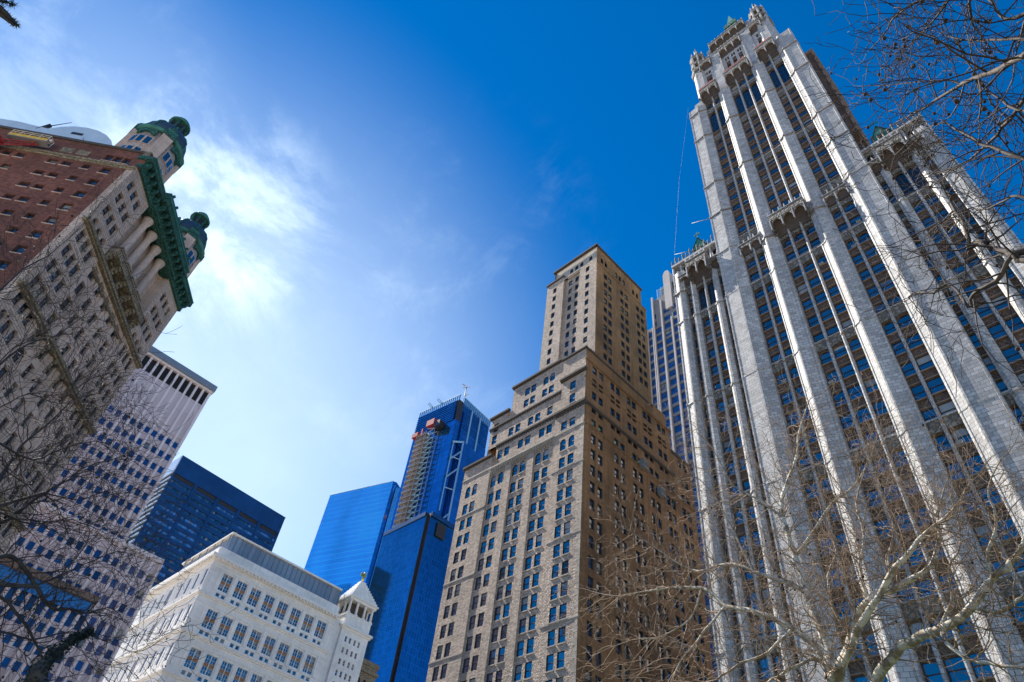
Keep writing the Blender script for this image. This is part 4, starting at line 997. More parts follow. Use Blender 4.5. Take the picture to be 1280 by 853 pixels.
for k, z in enumerate(LED[:7]):
    big = 1.6 if k == 0 else 0.75
    m = MB()
    for (F, a, b) in ((FA, 70 - big, 118.2), (FAE, -264.5, -212 + 0.001)):
        m.fbox(F, a, b, z - 0.45, z + (0.5 if k == 0 else 0.15), 0, big, 'white_trim'); m.fbox(F, a + big * 0.5 if F is FA else a, b, z - 0.95, z - 0.45, 0, big * 0.55, 'white_trim')
        if k == 0:
            u = (a if F is FA else -264) + 0.9
            while u < b - 0.3: m.fbox(F, u - 0.25, u + 0.25, z - 0.95, z - 0.45, big * 0.55, big * 0.92, 'white_trim'); u += 1.36
    m.build('cornice', white)
    m = MB(); m.fbox(FA, 70.02, 118.2, z - 11.5, z - 11.2, 0, 0.3, 'white_trim') ; m.fbox(FA, 70.02, 118.2, z - 2.9, z - 2.5, 0, 0.22, 'white_trim'); m.fbox(FAE, -264, -212.02, z - 2.9, z - 2.5, 0, 0.22, 'white_trim'); m.build('moulding', white)
    for c in [px[0] - 2.62 + 5.25 * j for j in range(NB + 1)]: m = MB(); m.fbox(FA, c - 0.5, c + 0.5, z - 9.6, z - 2.9, 0, 0.28, 'white'); m.build('pilaster', white)
    m = MB(); m.fbox(FA, 70.3, 72.2, z - 11.2, z - 2.9, 0, 0.12, 'white'); m.build('corner_pilaster', white)
    for i, y in enumerate(ye + [ye[3] + 5.0]):
        for s in (-1.75, 1.75):
            m = MB(); m.fbox(FAE, -y + s - 0.4, -y + s + 0.4, z - 9.6, z - 2.9, 0, 0.10, 'white'); m.build('pilaster', white)
m = MB(); m.fbox(FA, 70.4, 118, 105.2, 108.4, -0.8, -0.1, 'white'); m.fbox(FAE, -263, -212.5, 105.2, 108.4, -0.8, -0.1, 'white'); m.build('parapet', white)
# glazed penthouse
mb = MB(); mb.box(73.4, 118, 214.8, 250, 104.7, 114.9, 'metalgrey'); FG, FGE = north(214.6), east(73.0)
mb.box(72.4, 118, 213.8, 250, 114.9, 115.5, 'white_trim'); mb.box(72.9, 118, 214.5, 250, 108.0, 109.2, 'metalgrey')
ph = mb.build('penthouse', white)
mb = MB()
for k in range(24): mb.fbox(FG, 73.3 + k * 1.87, 73.3 + k * 1.87 + (1.6 if k % 3 else 1.5), 109.2, 114.8, -0.02, 0.05, 'greyglass')
mb.build('glazing', ph)
mb = MB()
for k in range(26): mb.fbox(FG, 73.1 + k * 1.87 - 0.09, 73.1 + k * 1.87 + 0.09, 108.6, 114.9, 0, 0.35 if k % 3 == 0 else 0.2, 'metalgrey')
mb.build('glazing_bars', ph)
for k in range(7): mb = MB(); mb.box(72.5, 72.8, 215 + k * 5.3, 215.3 + k * 5.3, 108, 114.9, 'metalgrey'); mb.build('post', ph)
# corner pavilion with open belvedere and stepped pyramid
mb = MB(); FC = north(211.2)
opc = []
for r in range(22):
    for c in (123.3, 125.1, 127.1, 128.9): opc.append((c - 0.42, c + 0.42, 98.0 - 3.75 * r, 99.9 - 3.75 * r, False))
opc = [o for o in opc if o[2] > 4]
wall(mb, FC, 120.8, 132.2, 0, 103.0, opc, 0.4, 'white', 'white')
mb.box(120.8, 132.2, 212.0, 222, 0, 103, 'white'); mb.face([(120.8, 211.2, 0), (120.8, 212.1, 0), (120.8, 212.1, 103), (120.8, 211.2, 103)], 'white'); mb.face([(132.2, 211.2, 0), (132.2, 222, 0), (132.2, 222, 103), (132.2, 211.2, 103)], 'white')
mb.box(117.8, 120.8, 212.3, 222, 0, 104.7, 'white')
mb.build('pavilion_wall', white)
for o in opc: A.add(FC, o[0] + 0.01, o[2] + 0.01, 0.82, 1.88, -0.3, 'sash')
m = MB(); m.box(119.9, 133.2, 210.3, 223, 102.6, 103.4, 'white_trim'); m.box(120.4, 132.7, 210.8, 222.5, 101.9, 102.6, 'white_trim'); m.box(121.2, 132.0, 211.6, 221.6, 103.4, 107.4, 'white'); m.box(121.0, 132.2, 211.4, 221.8, 107.4, 107.9, 'white_trim'); m.build('attic', white)
m = MB(); m.box(123.0, 130.2, 213.6, 219.8, 107.9, 112.6, 'frame_bronze'); m.build('belvedere_screen', white)
for (x, y) in [(121.7, 212.1), (124.9, 212.1), (128.3, 212.1), (131.5, 212.1), (121.7, 215.2), (121.7, 218.2), (121.7, 221.2), (131.5, 215.2), (131.5, 218.2), (131.5, 221.2)]:
    m = MB(); m.box(x - 0.6, x + 0.6, y - 0.6, y + 0.6, 107.9, 108.4, 'white'); m.lathe(x, y, [(0.5, 108.4), (0.42, 112.2), (0.62, 112.7)], 10, 'white', True); m.build('column', white)
m = MB(); m.box(120.8, 132.4, 211.2, 222.0, 112.7, 113.6, 'white_trim'); m.box(120.3, 132.9, 210.7, 222.5, 113.6, 114.1, 'white_trim')
for k in range(9):
    t = k / 9; hx = 5.7 * (1 - t) + 0.7 * t; z = 114.1 + k * 0.95; m.box(126.6 - hx, 126.6 + hx, 216.6 - hx * 0.93, 216.6 + hx * 0.93, z, z + 0.95, 'white')
m.build('stepped_roof', white)
A.flush(100)
statue = thing('gilded_statue', 'small gilded winged figure on the tip of the white stepped pyramid', 'statue', (126.6, 216.6, 122.65))
m = MB(); m.lathe(126.6, 216.6, [(0.9, 122.65), (0.6, 123.2), (0.35, 123.4)], 8, 'gold'); m.build('globe_base', statue)
m = MB(); m.lathe(126.6, 216.6, [(0.35, 123.4), (0.55, 124.2), (0.38, 125.3), (0.5, 126.0), (0.2, 126.4), (0.28, 126.8), (0.05, 127.1)], 8, 'gold'); m.tube((126.6, 216.6, 126.0), (127.6, 216.4, 127.3), 0.14, 0.1, 'gold'); m.build('figure', statue)
m = MB()
for s in (-1, 1): m.hexa([(126.6, 216.8, 124.9), (126.6 + s * 1.3, 217.0, 125.6), (126.6 + s * 1.3, 217.15, 125.6), (126.6, 216.95, 124.9), (126.6, 216.8, 126.1), (126.6 + s * 1.0, 217.0, 127.0), (126.6 + s * 1.0, 217.15, 127.0), (126.6, 216.95, 126.1)], 'gold')
m.build('wings', statue)
# weathered low stone block beyond the pavilion
lowst = thing('weathered_stone_block', 'small weathered grey stone building between the white pavilion and the dark glass slab', 'building', (138, 222, 0))
m = MB(); F_ = north(218.0); wall(m, F_, 134.2, 143.5, 0, 97, [(136 + 2.6 * k, 137.2 + 2.6 * k, z, z + 2.2, True) for k in range(3) for z in (78, 84, 90)], 0.5, 'prorn', 'cornice_dark'); m.box(134.2, 143.5, 218.6, 226, 0, 97, 'prsmooth'); m.face([(134.2, 218, 0), (134.2, 218, 97), (134.2, 218.7, 97), (134.2, 218.7, 0)], 'prsmooth'); m.build('wall', lowst)
m = MB(); m.box(133.6, 144, 217.3, 226.6, 94.4, 95.4, 'prorn'); m.box(133.8, 143.8, 217.6, 226.2, 97, 98.6, 'prorn'); m.build('cornice', lowst)
lw = Wins(lowst, 'frame_dark', 'glass_dark')
for k in range(3):
    for z in (78, 84, 90): lw.add(F_, 136.01 + 2.6 * k, z + 0.01, 1.18, 2.18, -0.45)
lw.flush()

# ------------------------------------------------------------------ twin-domed tower on the left
domed = thing('twin_domed_tower', 'ornate stone and red brick tower with two green domed turrets and green cornice', 'tower', (-9.6, 89.4, 0))
D = Wins(domed, 'frame_dark', 'glass', blind=0.08)
az1 = R(39.0); FD = frame(-9.6, 89.4, math.sin(az1), math.cos(az1))     # stone front, u grows to the right
az2 = R(-52.0); d2 = (math.sin(az2), math.cos(az2)); FB = frame(-9.6, 89.4, -d2[0], -d2[1])   # brick flank, u = -distance
ops = []; wkinds = []
zr = [92.2 - 3.62 * k for k in range(25)]; zr = [z for z in zr if z > 3]
for k, z in enumerate(zr):
    h = 2.0 if k < 4 else 2.2
    for u in (1.9, 3.75, 5.6): ops.append((u - 0.68, u + 0.68, z, z + h + 0.15, k in (3, 9)))
    for u in (25.5, 27.3, 29.1): ops.append((u - 0.68, u + 0.68, z, z + h + 0.15, k in (3, 9)))
    if z < 78.5:
        for j in range(5): ops.append((9.0 + 3.05 * j - 0.75, 9.0 + 3.05 * j + 0.75, z, z + 2.4, False))
end = [o for o in ops if o[0] < 7 or o[0] > 24]; midw = [o for o in ops if 7 < o[0] < 24]
mb = MB()
wall(mb, FD, 0, 7.6, 0, 96.6, [o for o in end if o[0] < 7], 0.55, 'prstone', 'prsmooth'); wall(mb, FD, 23.6, 31.3, 0, 96.6, [o for o in end if o[0] > 20], 0.55, 'prstone', 'prsmooth')
wall(mb, FD, 7.6, 23.6, 0, 80.8, midw, 0.6, 'prsmooth', 'prsmooth', -0.25)
for u in (7.6, 23.6): mb.face([FD(u, 0, 0), FD(u, 0, -2.5), FD(u, 96.6, -2.5), FD(u, 96.6, 0)], 'prsmooth')
core = [FD(2.2, 0, -0.9), FD(31.2, 0, -0.9), FD(31.2, 0, -20), FD(2.2, 0, -20)]
mb.hexa([core[3], core[2], core[1], core[0]] + [Vector((p.x, p.y, 80)) for p in (core[3], core[2], core[1], core[0])], 'prsmooth')
mb.face([FD(31.3, 0, 0), FD(31.3, 0, -20), FD(31.3, 96, -20), FD(31.3, 96, 0)], 'prstone')
# recessed loggia wall behind the giant columns
lop = []
for j in range(5):
    for z in (82.4, 86.0, 89.7, 93.0): lop.append((9.0 + 3.05 * j - 0.7, 9.0 + 3.05 * j + 0.7, z, z + 2.1, False))
wall(mb, FD, 7.6, 23.6, 80.8, 97.5, lop, 0.4, 'prsmooth', 'prsmooth', -1.9)
mb.face([FD(7.6, 80.8, -0.25), FD(23.6, 80.8, -0.25), FD(23.6, 80.8, -1.9), FD(7.6, 80.8, -1.9)], 'prorn')
mb.build('front_wall', domed)
for o in end: D.add(FD, o[0] + 0.01, o[2] + 0.01, 1.34, o[3] - o[2] - 0.02, -0.48)
for o in midw: D.add(FD, o[0] + 0.01, o[2] + 0.01, 1.48, o[3] - o[2] - 0.02, -0.75, 'twin')
for o in lop: D.add(FD, o[0] + 0.01, o[2] + 0.01, 1.38, 2.08, -2.2, 'sash')
for k in range(4):                                     # giant half columns
    u = 10.55 + 3.05 * k; p = FD(u, 0, -0.75); m = MB()
    m.lathe(p.x, p.y, [(0.85, 87.2), (0.85, 87.6), (0.70, 87.8), (0.60, 95.0), (0.78, 95.4), (0.92, 96.2), (0.92, 96.5)], 14, 'prsmooth', True); m.build('giant_column', domed)
    m = MB(); m.fbox(FD, u - 0.95, u + 0.95, 85.0, 87.2, -1.9, 0.15, 'prsmooth'); m.fbox(FD, u - 1.1, u + 1.1, 86.6, 86.9, -1.9, 0.3, 'prorn')
    for j in range(3): m.fbox(FD, u - 0.5 + 0.12 * j, u + 0.5 - 0.12 * j, 83.2 + j * 0.6, 83.8 + j * 0.6, -1.9, -0.2 + 0.15 * j, 'prorn')
    m.build('column_pedestal', domed)
m = MB(); m.fbox(FD, 8.0, 23.2, 83.6, 84.0, -1.9, 1.25, 'prorn')    # balcony
for j in range(31): m.fbox(FD, 8.1 + j * 0.5, 8.3 + j * 0.5, 84.0, 84.9, 1.05, 1.2, 'prorn')
m.fbox(FD, 8.0, 23.2, 84.9, 85.05, 1.0, 1.25, 'prorn')
for j in range(6):
    u = 8.2 + j * 2.96
    for q in range(3): m.fbox(FD, u - 0.3, u + 0.3, 82.0 + q * 0.55, 82.55 + q * 0.55, -0.25, 0.3 + q * 0.35, 'prorn')
m.build('balcony', domed)
def led(F, a, b, z, o_, h, mat='prorn', name='string_course', **k):
    m = MB(); m.fbox(F, a, b, z, z + h, -0.2, o_, mat); m.fbox(F, a, b, z - h * 0.6, z, -0.2, o_ * 0.55, mat); return m.build(name, domed)
led(FD, -0.3, 31.5, 80.8, 0.75, 0.5); led(FD, 7.6, 23.6, 78.9, 0.25, 0.3); led(FD, -0.2, 31.4, 65.6, 0.8, 0.55); led(FD, -0.2, 31.4, 47.6, 0.6, 0.5); led(FD, 0, 31.3, 29.4, 0.6, 0.5)
for u in (9.0 + 3.05 * j for j in range(5)):
    m = MB()
    for j in range(3): m.fbox(FD, u - 1.2 + 0.1 * j, u - 0.9 + 0.1 * j, 62.6 + j, 63.4 + j, -0.25, 0.2 + 0.2 * j, 'prorn')
    m.build('bracket', domed)
for k in range(6):
    m = MB(); u = 7.75 + 3.05 * k - 0.25 * (k == 0) + 0.0; m.fbox(FD, u - 0.42, u + 0.42, 0, 78.8, -0.3, 0.02, 'prsmooth'); m.build('pilaster', domed)
# great copper cornice on brackets
m = MB()
m.fbox(FD, -0.5, 31.9, 98.5, 99.4, -1.0, 1.5, 'copper_orn'); m.fbox(FD, -0.3, 31.7, 99.4, 99.65, -1.0, 1.7, 'copper'); m.fbox(FD, -0.2, 31.5, 96.4, 97.2, -0.4, 0.5, 'copper_orn'); m.fbox(FD, 0, 31.4, 97.2, 98.3, -1, 0.35, 'copper')
m.fbox(FD, 7.4, 23.8, 98.4, 99.5, 1.3, 2.2, 'copper_orn'); m.fbox(FD, 7.4, 23.8, 96.6, 98.2, -2.0, 1.0, 'copper_orn'); m.fbox(FD, 7.3, 23.9, 99.5, 99.8, 1.0, 2.4, 'copper')
cor = m.build('cornice', domed)
for k in range(20):
    u = 0.5 + k * 1.6; mid_ = 7.5 < u < 23.7; m = MB(); o_ = 2.0 if mid_ else 1.35
    m.hexa([FD(u - 0.2, 96.4, 0), FD(u - 0.2, 97.4, o_), FD(u + 0.2, 97.4, o_), FD(u + 0.2, 96.4, 0), FD(u - 0.2, 98.3, 0), FD(u - 0.2, 98.3, o_), FD(u + 0.2, 98.3, o_), FD(u + 0.2, 98.3, 0)], 'copper_orn'); m.build('bracket', cor)
m = MB(); m.fbox(FD, -0.3, 31.6, 99.65, 101.0, -0.8, 0.2, 'prorn'); m.fbox(FD, 7.8, 23.6, 100.0, 101.6, -0.5, 1.6, 'copper_orn'); m.build('parapet', domed)
for k in range(7):
    u = 9.0 + k * 2.3; p = FD(u, 0, 1.3); m = MB(); m.lathe(p.x, p.y, [(0.28, 101.6), (0.12, 102.0), (0.32, 102.4), (0.02, 102.9)], 8, 'copper_orn'); m.build('finial', domed)
# turrets
def dome_turret(u, w):
    p = FD(u, 0, -w); cx, cy = p.x, p.y; base_a = math.atan2(FD.n.y, FD.n.x)
    m = MB(); m.lathe(cx, cy, [(4.1, 96), (4.1, 110.6)], 24, 'prstone', True)
    t = m.build('turret', domed)
    wm = MB(); gm_ = MB()
    for k in range(4):                                  # square projecting piers with copper capitals
        a = base_a + math.pi / 4 + math.pi / 2 * k; ux, uy = math.cos(a), math.sin(a)
        Fp = frame(cx + ux * 4.0, cy + uy * 4.0, -uy, ux) if False else frame(cx + ux * 4.0, cy + uy * 4.0, -uy, ux)
        # frame normal = (uy_dir, -ux_dir) -> outwards
        q = MB(); q.fbox(Fp, -1.0, 1.0, 96, 109.9, -1.0, 0.75, 'prsmooth'); q.build('pier', t)
        q = MB(); q.fbox(Fp, -1.15, 1.15, 109.9, 111.4, -1.0, 0.9, 'copper_orn'); q.fbox(Fp, -0.95, 0.95, 111.4, 112.2, -0.8, 0.6, 'copper'); c_ = Fp(0, 0, 0.1); q.lathe(c_.x, c_.y, [(0.65, 112.2), (0.8, 112.6), (0.4, 113.3), (0.1, 113.8)], 8, 'copper_orn'); q.build('pier_cap', t)
        a2 = a + math.pi / 4; ux, uy = math.cos(a2), math.sin(a2)
        for s in (-1, 0, 1):
            b = a2 + s * 0.30; vx, vy = math.cos(b), math.sin(b); Fw = frame(cx + vx * 4.11, cy + vy * 4.11, -vy, vx)
            for z in (101.6, 105.6):
                q = MB(); q.fbox(Fw, -0.62, 0.62, z - 0.1, z + 2.3, -0.3, 0.10, 'prsmooth'); q.fbox(Fw, -0.46, 0.46, z, z + 2.15, -0.2, 0.12, 'glass'); q.fbox(Fw, -0.46, 0.46, z + 1.0, z + 1.1, -0.2, 0.15, 'frame_dark'); q.build('window', t)
        q = MB()
        for s in range(-4, 5):
            b = a2 + s * 0.085; vx, vy = math.cos(b), math.sin(b); Fw = frame(cx + vx * 4.11, cy + vy * 4.11, -vy, vx)
            q.fbox(Fw, -0.22, 0.22, 108.4 + 0.9 * math.cos(s * 0.33), 110.7, -0.1, 0.30, 'copper_orn')
        q.build('arch_hood', t)
    q = MB(); q.lathe(cx, cy, [(4.45, 110.3), (4.8, 110.6), (4.8, 111.0), (4.5, 111.2)], 28, 'copper'); q.build('turret_cornice', t)
    q = MB(); q.lathe(cx, cy, [(4.4, 111.0), (4.35, 112.3), (4.0, 113.9), (3.2, 115.4), (2.3, 116.3), (1.9, 116.6)], 24, 'copper_dark'); dm = q.build('dome', t)
    for k in range(8):
        a = base_a + math.pi / 4 * k; q = MB(); pts = [(4.45, 111.2), (4.4, 112.4), (4.05, 114.0), (3.25, 115.5), (2.2, 116.6)]
        for (r0, z0), (r1, z1) in zip(pts, pts[1:]): q.tube((cx + r0 * math.cos(a), cy + r0 * math.sin(a), z0), (cx + r1 * math.cos(a), cy + r1 * math.sin(a), z1), 0.16, 0.16, 'copper', 5)
        q.build('rib', dm)
    q = MB(); q.lathe(cx, cy, [(1.9, 116.3), (1.9, 116.9), (1.35, 117.0), (1.35, 119.7)], 16, 'copper'); lan = q.build('lantern', t)
    for k in range(8):
        a = base_a + math.pi / 4 * (k + 0.5); q = MB(); q.tube((cx + 1.65 * math.cos(a), cy + 1.65 * math.sin(a), 116.9), (cx + 1.65 * math.cos(a), cy + 1.65 * math.sin(a), 119.8), 0.22, 0.2, 'copper_orn', 6); q.build('post', lan)
        a = base_a + math.pi / 4 * k; Fw = frame(cx + 1.36 * math.cos(a), cy + 1.36 * math.sin(a), -math.sin(a), math.cos(a)); q = MB(); q.fbox(Fw, -0.38, 0.38, 117.2, 119.3, -0.1, 0.02, 'louver'); q.build('opening', lan)
    q = MB(); q.lathe(cx, cy, [(2.05, 119.7), (2.05, 120.1), (1.75, 120.3), (1.6, 120.9), (1.1, 121.6), (0.5, 122.0), (0.15, 122.1)], 18, 'copper'); q.build('cupola', lan)
dome_turret(5.0, 5.0); dome_turret(26.6, 5.0)
# brick flank
opb = []
for k in range(24):
    z = 92.9 - 3.65 * k
    if z < 3: break
    opb += [(-3.9 - 0.75, -3.9 + 0.75, z, z + 1.75, False), (-7.1 - 0.6, -7.1 + 0.6, z + 0.3, z + 1.65, False), (-10.2 - 0.75, -10.2 + 0.75, z + 0.25, z + 1.5, False), (-12.4 - 0.75, -12.4 + 0.75, z + 0.25, z + 1.5, False)]
    for u in (-17.6, -19.8, -23.4, -26.6, -29.8): opb.append((u - 0.7, u + 0.7, z + 0.25, z + 1.6, False))
opb += [(u - 0.6, u + 0.6, 96.6, 98.4, False) for u in (-2.4, -3.9, -5.4)]
blind_ = [(-9.6 - 1.0, -9.6 + 1.0, 96.9, 98.3), (-12.2 - 1, -12.2 + 1, 96.9, 98.3)]
mb = MB(); wall(mb, FB, -48, -1.15, 0, 100.6, opb, 0.45, 'redbrick', 'redbrick')
mb.face([FB(-48, 0, 0), FB(-48, 100.6, 0), FB(-48, 100.6, -28), FB(-48, 0, -28)], 'redbrick')
mb.face([FB(-48, 100.6, 0), FB(0, 100.6, 0), FB(0, 100.6, -28), FB(-48, 100.6, -28)], 'cornice_dark')
for (a, b, c, d_) in blind_: mb.fbox(FB, a, b, c, d_, 0.0, 0.04, 'prorn')
mb.build('brick_wall', domed)
mb = MB(); mb.fbox(FB, -1.15, 0.001, 0, 96.2, -0.5, 0.03, 'prstone'); mb.fbox(FB, -1.15, 0.3, 96.2, 100.9, -0.5, 0.05, 'redbrick'); mb.build('quoin_strip', domed)
for o in opb: D.add(FB, o[0] + 0.01, o[2] + 0.01, o[1] - o[0] - 0.02, o[3] - o[2] - 0.02, -0.38)
for o in sorted(opb, key=lambda o: -o[2])[:90]: m = MB(); m.fbox(FB, o[0] - 0.12, o[1] + 0.12, o[2] - 0.16, o[2] - 0.01, 0, 0.1, 'prsmooth'); m.build('sill', domed)
m = MB(); m.fbox(FB, -48, 0.0, 95.5, 95.9, 0, 0.35, 'prorn'); m.fbox(FB, -48, 0.0, 95.1, 95.5, 0, 0.15, 'prorn'); m.build('string_course', domed)
m = MB(); m.fbox(FB, -48, 0.2, 100.4, 101.0, -0.6, 0.25, 'cornice_dark'); m.build('coping', domed)
# pale metal shed and vaulted roof house on the brick block
m = MB()
prof = [(-31, 101.0), (-31, 104.3), (-25, 104.6), (-13.0, 103.4), (-12.4, 101.0)]
def ext(mb, pr, d0, d1, mat):
    a = [FB(u, z, d0) for u, z in pr]; b = [FB(u, z, d1) for u, z in pr]
    mb.face(a, mat); mb.face(list(reversed(b)), mat)
    for i in range(len(pr)):
        j = (i + 1) % len(pr); mb.face([a[i], b[i], b[j], a[j]], mat)
ext(m, prof, -0.7, -4.0, 'zinc'); m.build('roof_lean_to', domed)
m = MB(); pr = [(-17.0 + 8.2 * math.cos(math.pi * k / 12), 101.0 + 9.6 * math.sin(math.pi * k / 12)) for k in range(12, -1, -1)]
ext(m, pr, -3.2, -14.0, 'zinc'); rh = m.build('vaulted_roof_house', domed)
m = MB(); m.fbox(FB, -18.4, -16.4, 107.6, 108.3, -3.2, -3.15, 'louver'); m.build('vent', rh)
D.flush(100)
# window cleaners' cradle and red jib hanging over the flank
crad = thing('window_cleaning_cradle', 'yellow and white suspended work platform hanging high on the red brick flank', 'work platform', tuple(FB(-17.4, 96.0, 1.2)))
m = MB(); m.fbox(FB, -20.6, -14.4, 96.3, 96.45, 0.6, 1.8, 'steel')
for k in range(4): m.fbox(FB, -20.55 + k * 1.55, -20.55 + k * 1.55 + 1.48, 96.45, 97.1, 1.76, 1.82, 'yellow')
m.build('deck', crad)
m = MB()
for k in range(5):
    u = -20.55 + k * 1.53; m.tube(FB(u, 96.4, 1.8), FB(u, 98.0, 1.8), 0.04, 0.04, 'white_trim', 4); m.tube(FB(u, 96.4, 0.6), FB(u, 98.0, 0.6), 0.04, 0.04, 'white_trim', 4); m.tube(FB(u, 98.0, 0.6), FB(u, 98.0, 1.8), 0.04, 0.04, 'white_trim', 4)
for d_ in (0.6, 1.8):
    for z in (97.55, 98.0): m.tube(FB(-20.55, z, d_), FB(-14.43, z, d_), 0.04, 0.04, 'white_trim', 4)
m.tube(FB(-14.3, 97.0, 1.5), FB(-14.0, 97.3, 1.5), 0.25, 0.2, 'white_trim', 8); m.build('guard_rail', crad)
jib = thing('red_lattice_jib', 'red lattice boom beside the yellow platform at the left edge', 'crane jib', tuple(FB(-24, 92, 1.5)))
m = MB(); A_ = [FB(-34, 90.2, 0.8), FB(-34, 92.4, 0.8), FB(-34, 91.2, 2.4)]; B_ = [FB(-15.8, 95.9, 1.0), FB(-15.8, 96.2, 1.0), FB(-15.8, 96.0, 1.5)]
for a, b in zip(A_, B_): m.tube(a, b, 0.12, 0.08, 'redpaint', 5)
for k in range(18):
    t0, t1 = k / 18, (k + 1) / 18
    for i in range(3):
        j = (i + 1) % 3; m.tube(A_[i].lerp(B_[i], t0), A_[j].lerp(B_[j], t1), 0.05, 0.05, 'redpaint', 4)
m.build('boom', jib); m = MB(); m.fbox(FB, -27.5, -20.8, 93.0, 95.2, 0.7, 2.2, 'redpaint'); m.fbox(FB, -24.5, -22.5, 95.2, 96.4, 0.9, 1.9, 'redpaint'); m.build('machine_box', jib)
ant = thing('roof_camera_mast', 'slanted mast with dark cylinder on the pale metal roof, top left', 'mast', tuple(FB(-19.5, 104, -1.5)))
m = MB(); m.tube(FB(-21.2, 103.4, -1.0), FB(-20.0, 105.6, -1.0), 0.35, 0.35, 'frame_dark', 8); m.build('drum', ant); m = MB(); m.tube(FB(-20.0, 105.4, -1.0), FB(-17.6, 107.8, -1.0), 0.09, 0.05, 'frame_dark', 5); m.build('rod', ant)

# ------------------------------------------------------------------ dark blue slab
lib = thing('dark_blue_slab_tower', 'dark blue steel slab tower with horizontal ribbon windows behind the pale and white buildings', 'skyscraper', (80.5, 372, 0))
ang = R(3.4); FL = frame(80.5, 372, math.cos(ang), math.sin(ang)); FLE = frame(80.5, 372, math.sin(ang), -math.cos(ang))
BW = 14.75; mb = MB(); opL = []
for b in range(5):
    for k in range(36):
        z = 208.4 - 3.95 * k; opL.append((b * BW + 1.0, (b + 1) * BW - 1.0, z, z + 1.75, False))
    opL.append((b * BW + 1.0, (b + 1) * BW - 1.0, 211.7, 214.4, False))
wall(mb, FL, 0, 73.75, 0, 225.5, opL, 0.7, 'steelblue', 'steelblue')
q = [FL(0.02, 0, -0.9), FL(73.7, 0, -0.9), FL(73.7, 0, -48), FL(0.02, 0, -48)]
mb.hexa([q[3], q[2], q[1], q[0]] + [Vector((p.x, p.y, 225)) for p in (q[3], q[2], q[1], q[0])], 'steelblue')
mb.build('frame_wall', lib)
for b in range(1, 5): m = MB(); m.fbox(FL, b * BW - 0.55, b * BW + 0.55, 0, 215.3, 0, 0.35, 'steelblue'); m.build('column', lib)
m = MB(); m.fbox(FL, -0.2, 73.9, 225.4, 226.0, -48, 0.15, 'steelblue'); m.build('roof_edge', lib)
big_ = sorted(opL, key=lambda o: -o[2])
st = MB(); cnt = 0
for o in big_:
    m = MB() if cnt < 100 else st
    if o[3] > 212: m.fbox(FL, o[0], o[1], o[2], o[3], -0.65, -0.6, 'louver')
    else:
        u = o[0]
        lit = random.random() < 0.22
        while u < o[1] - 0.1:
            v = min(u + 1.42, o[1]); r_ = random.random()
            m.fbox(FL, u + 0.04, v - 0.04, o[2], o[3], -0.62, -0.55, 'blind' if r_ < 0.035 else ('ribbon_lit' if (lit and r_ < 0.85) or r_ < 0.10 else 'ribbon')); u = v
    if cnt < 100: m.build('ribbon_window', lib)
    cnt += 1
o = st.build('ribbon_window', lib); o['kind'] = 'stuff'
m = MB()
for k in range(52):
    z = 210.2 - 3.95 * k
    if z < 4: break
    m.fbox(FLE, -48, -0.01, z, z + 0.9, 0.02, 0.6, 'steelsun'); m.fbox(FLE, -48, -0.01, z + 0.9, z + 3.95, 0.01, 0.05, 'louver')
m.fbox(FLE, -48, -0.01, 214.2, 225.5, 0.02, 0.6, 'steelsun'); m.build('side_spandrels', lib)

# ------------------------------------------------------------------ pale blue glass tower
four = thing('pale_blue_glass_tower', 'smooth light blue glass tower with sloping roofline, left of the tower with the red hoist', 'skyscraper', (206, 436, 0))
mb = MB(); pts = [(206, 436), (224.2, 379.6), (226.4, 378.4), (262, 396), (250, 440)]
def prismw(mb, pts, z0, ztop, mats, top='metalgrey'):
    n = len(pts)
    for i in range(n):
        j = (i + 1) % n; a, b = pts[i], pts[j]; za, zb_ = (ztop[i], ztop[j]) if isinstance(ztop, (list, tuple)) else (ztop, ztop)
        mb.face([(b[0], b[1], z0), (a[0], a[1], z0), (a[0], a[1], za), (b[0], b[1], zb_)][::-1], mats[i % len(mats)])
    mb.face([(p[0], p[1], (ztop[i] if isinstance(ztop, (list, tuple)) else ztop)) for i, p in enumerate(pts)], top)
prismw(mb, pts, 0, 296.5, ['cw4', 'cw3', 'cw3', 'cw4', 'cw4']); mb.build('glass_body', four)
mb = MB(); prismw(mb, [(226.6, 377.6), (231.5, 372.0), (240, 380), (236, 386)], 0, 291.5, ['cw4e']); mb.build('recessed_corner', four, 'bright silvery glazed corner strip')
m = MB(); m.tube((206, 436, 296.8), (224.2, 379.6, 296.8), 0.4, 0.4, 'bluesteel', 4); m.build('roof_edge', four)
m = MB()
for k in range(30): t = k / 30; m.box(206 + 14 * t - 0.15, 206 + 14 * t + 0.15, 436 - 47 * t - 0.3, 436 - 47 * t, 205, 216, 'cw3s')
m.build('mechanical_louvers', four)

# ------------------------------------------------------------------ dark glass hotel
hot = thing('dark_glass_hotel_slab', 'dark blue glass slab with a black vertical groove at its corner', 'hotel', (161, 233, 0))
mb = MB(); prismw(mb, [(160.6, 267), (160.9, 234.6), (162.2, 234.6), (162.2, 233), (196, 232.4), (196, 267)], 0, 179.3, ['cwm', 'louver', 'louver', 'cwm', 'cwm', 'cwm'], 'steelblue'); mb.build('glass_body', hot)
m = MB(); m.box(160.3, 161.1, 235, 267, 177.6, 179.8, 'steelblue'); m.box(162.2, 196, 232.1, 232.6, 177.6, 179.8, 'steelblue'); m.build('roof_edge', hot)
m = MB(); m.box(166.5, 171.8, 232.0, 232.5, 169.2, 176.2, 'frame_dark')
for k in range(8): m.box(166.5, 171.8, 231.9, 232.02, 169.6 + k * 0.85, 169.8 + k * 0.85, 'louver')
m.build('louver_panel', hot)

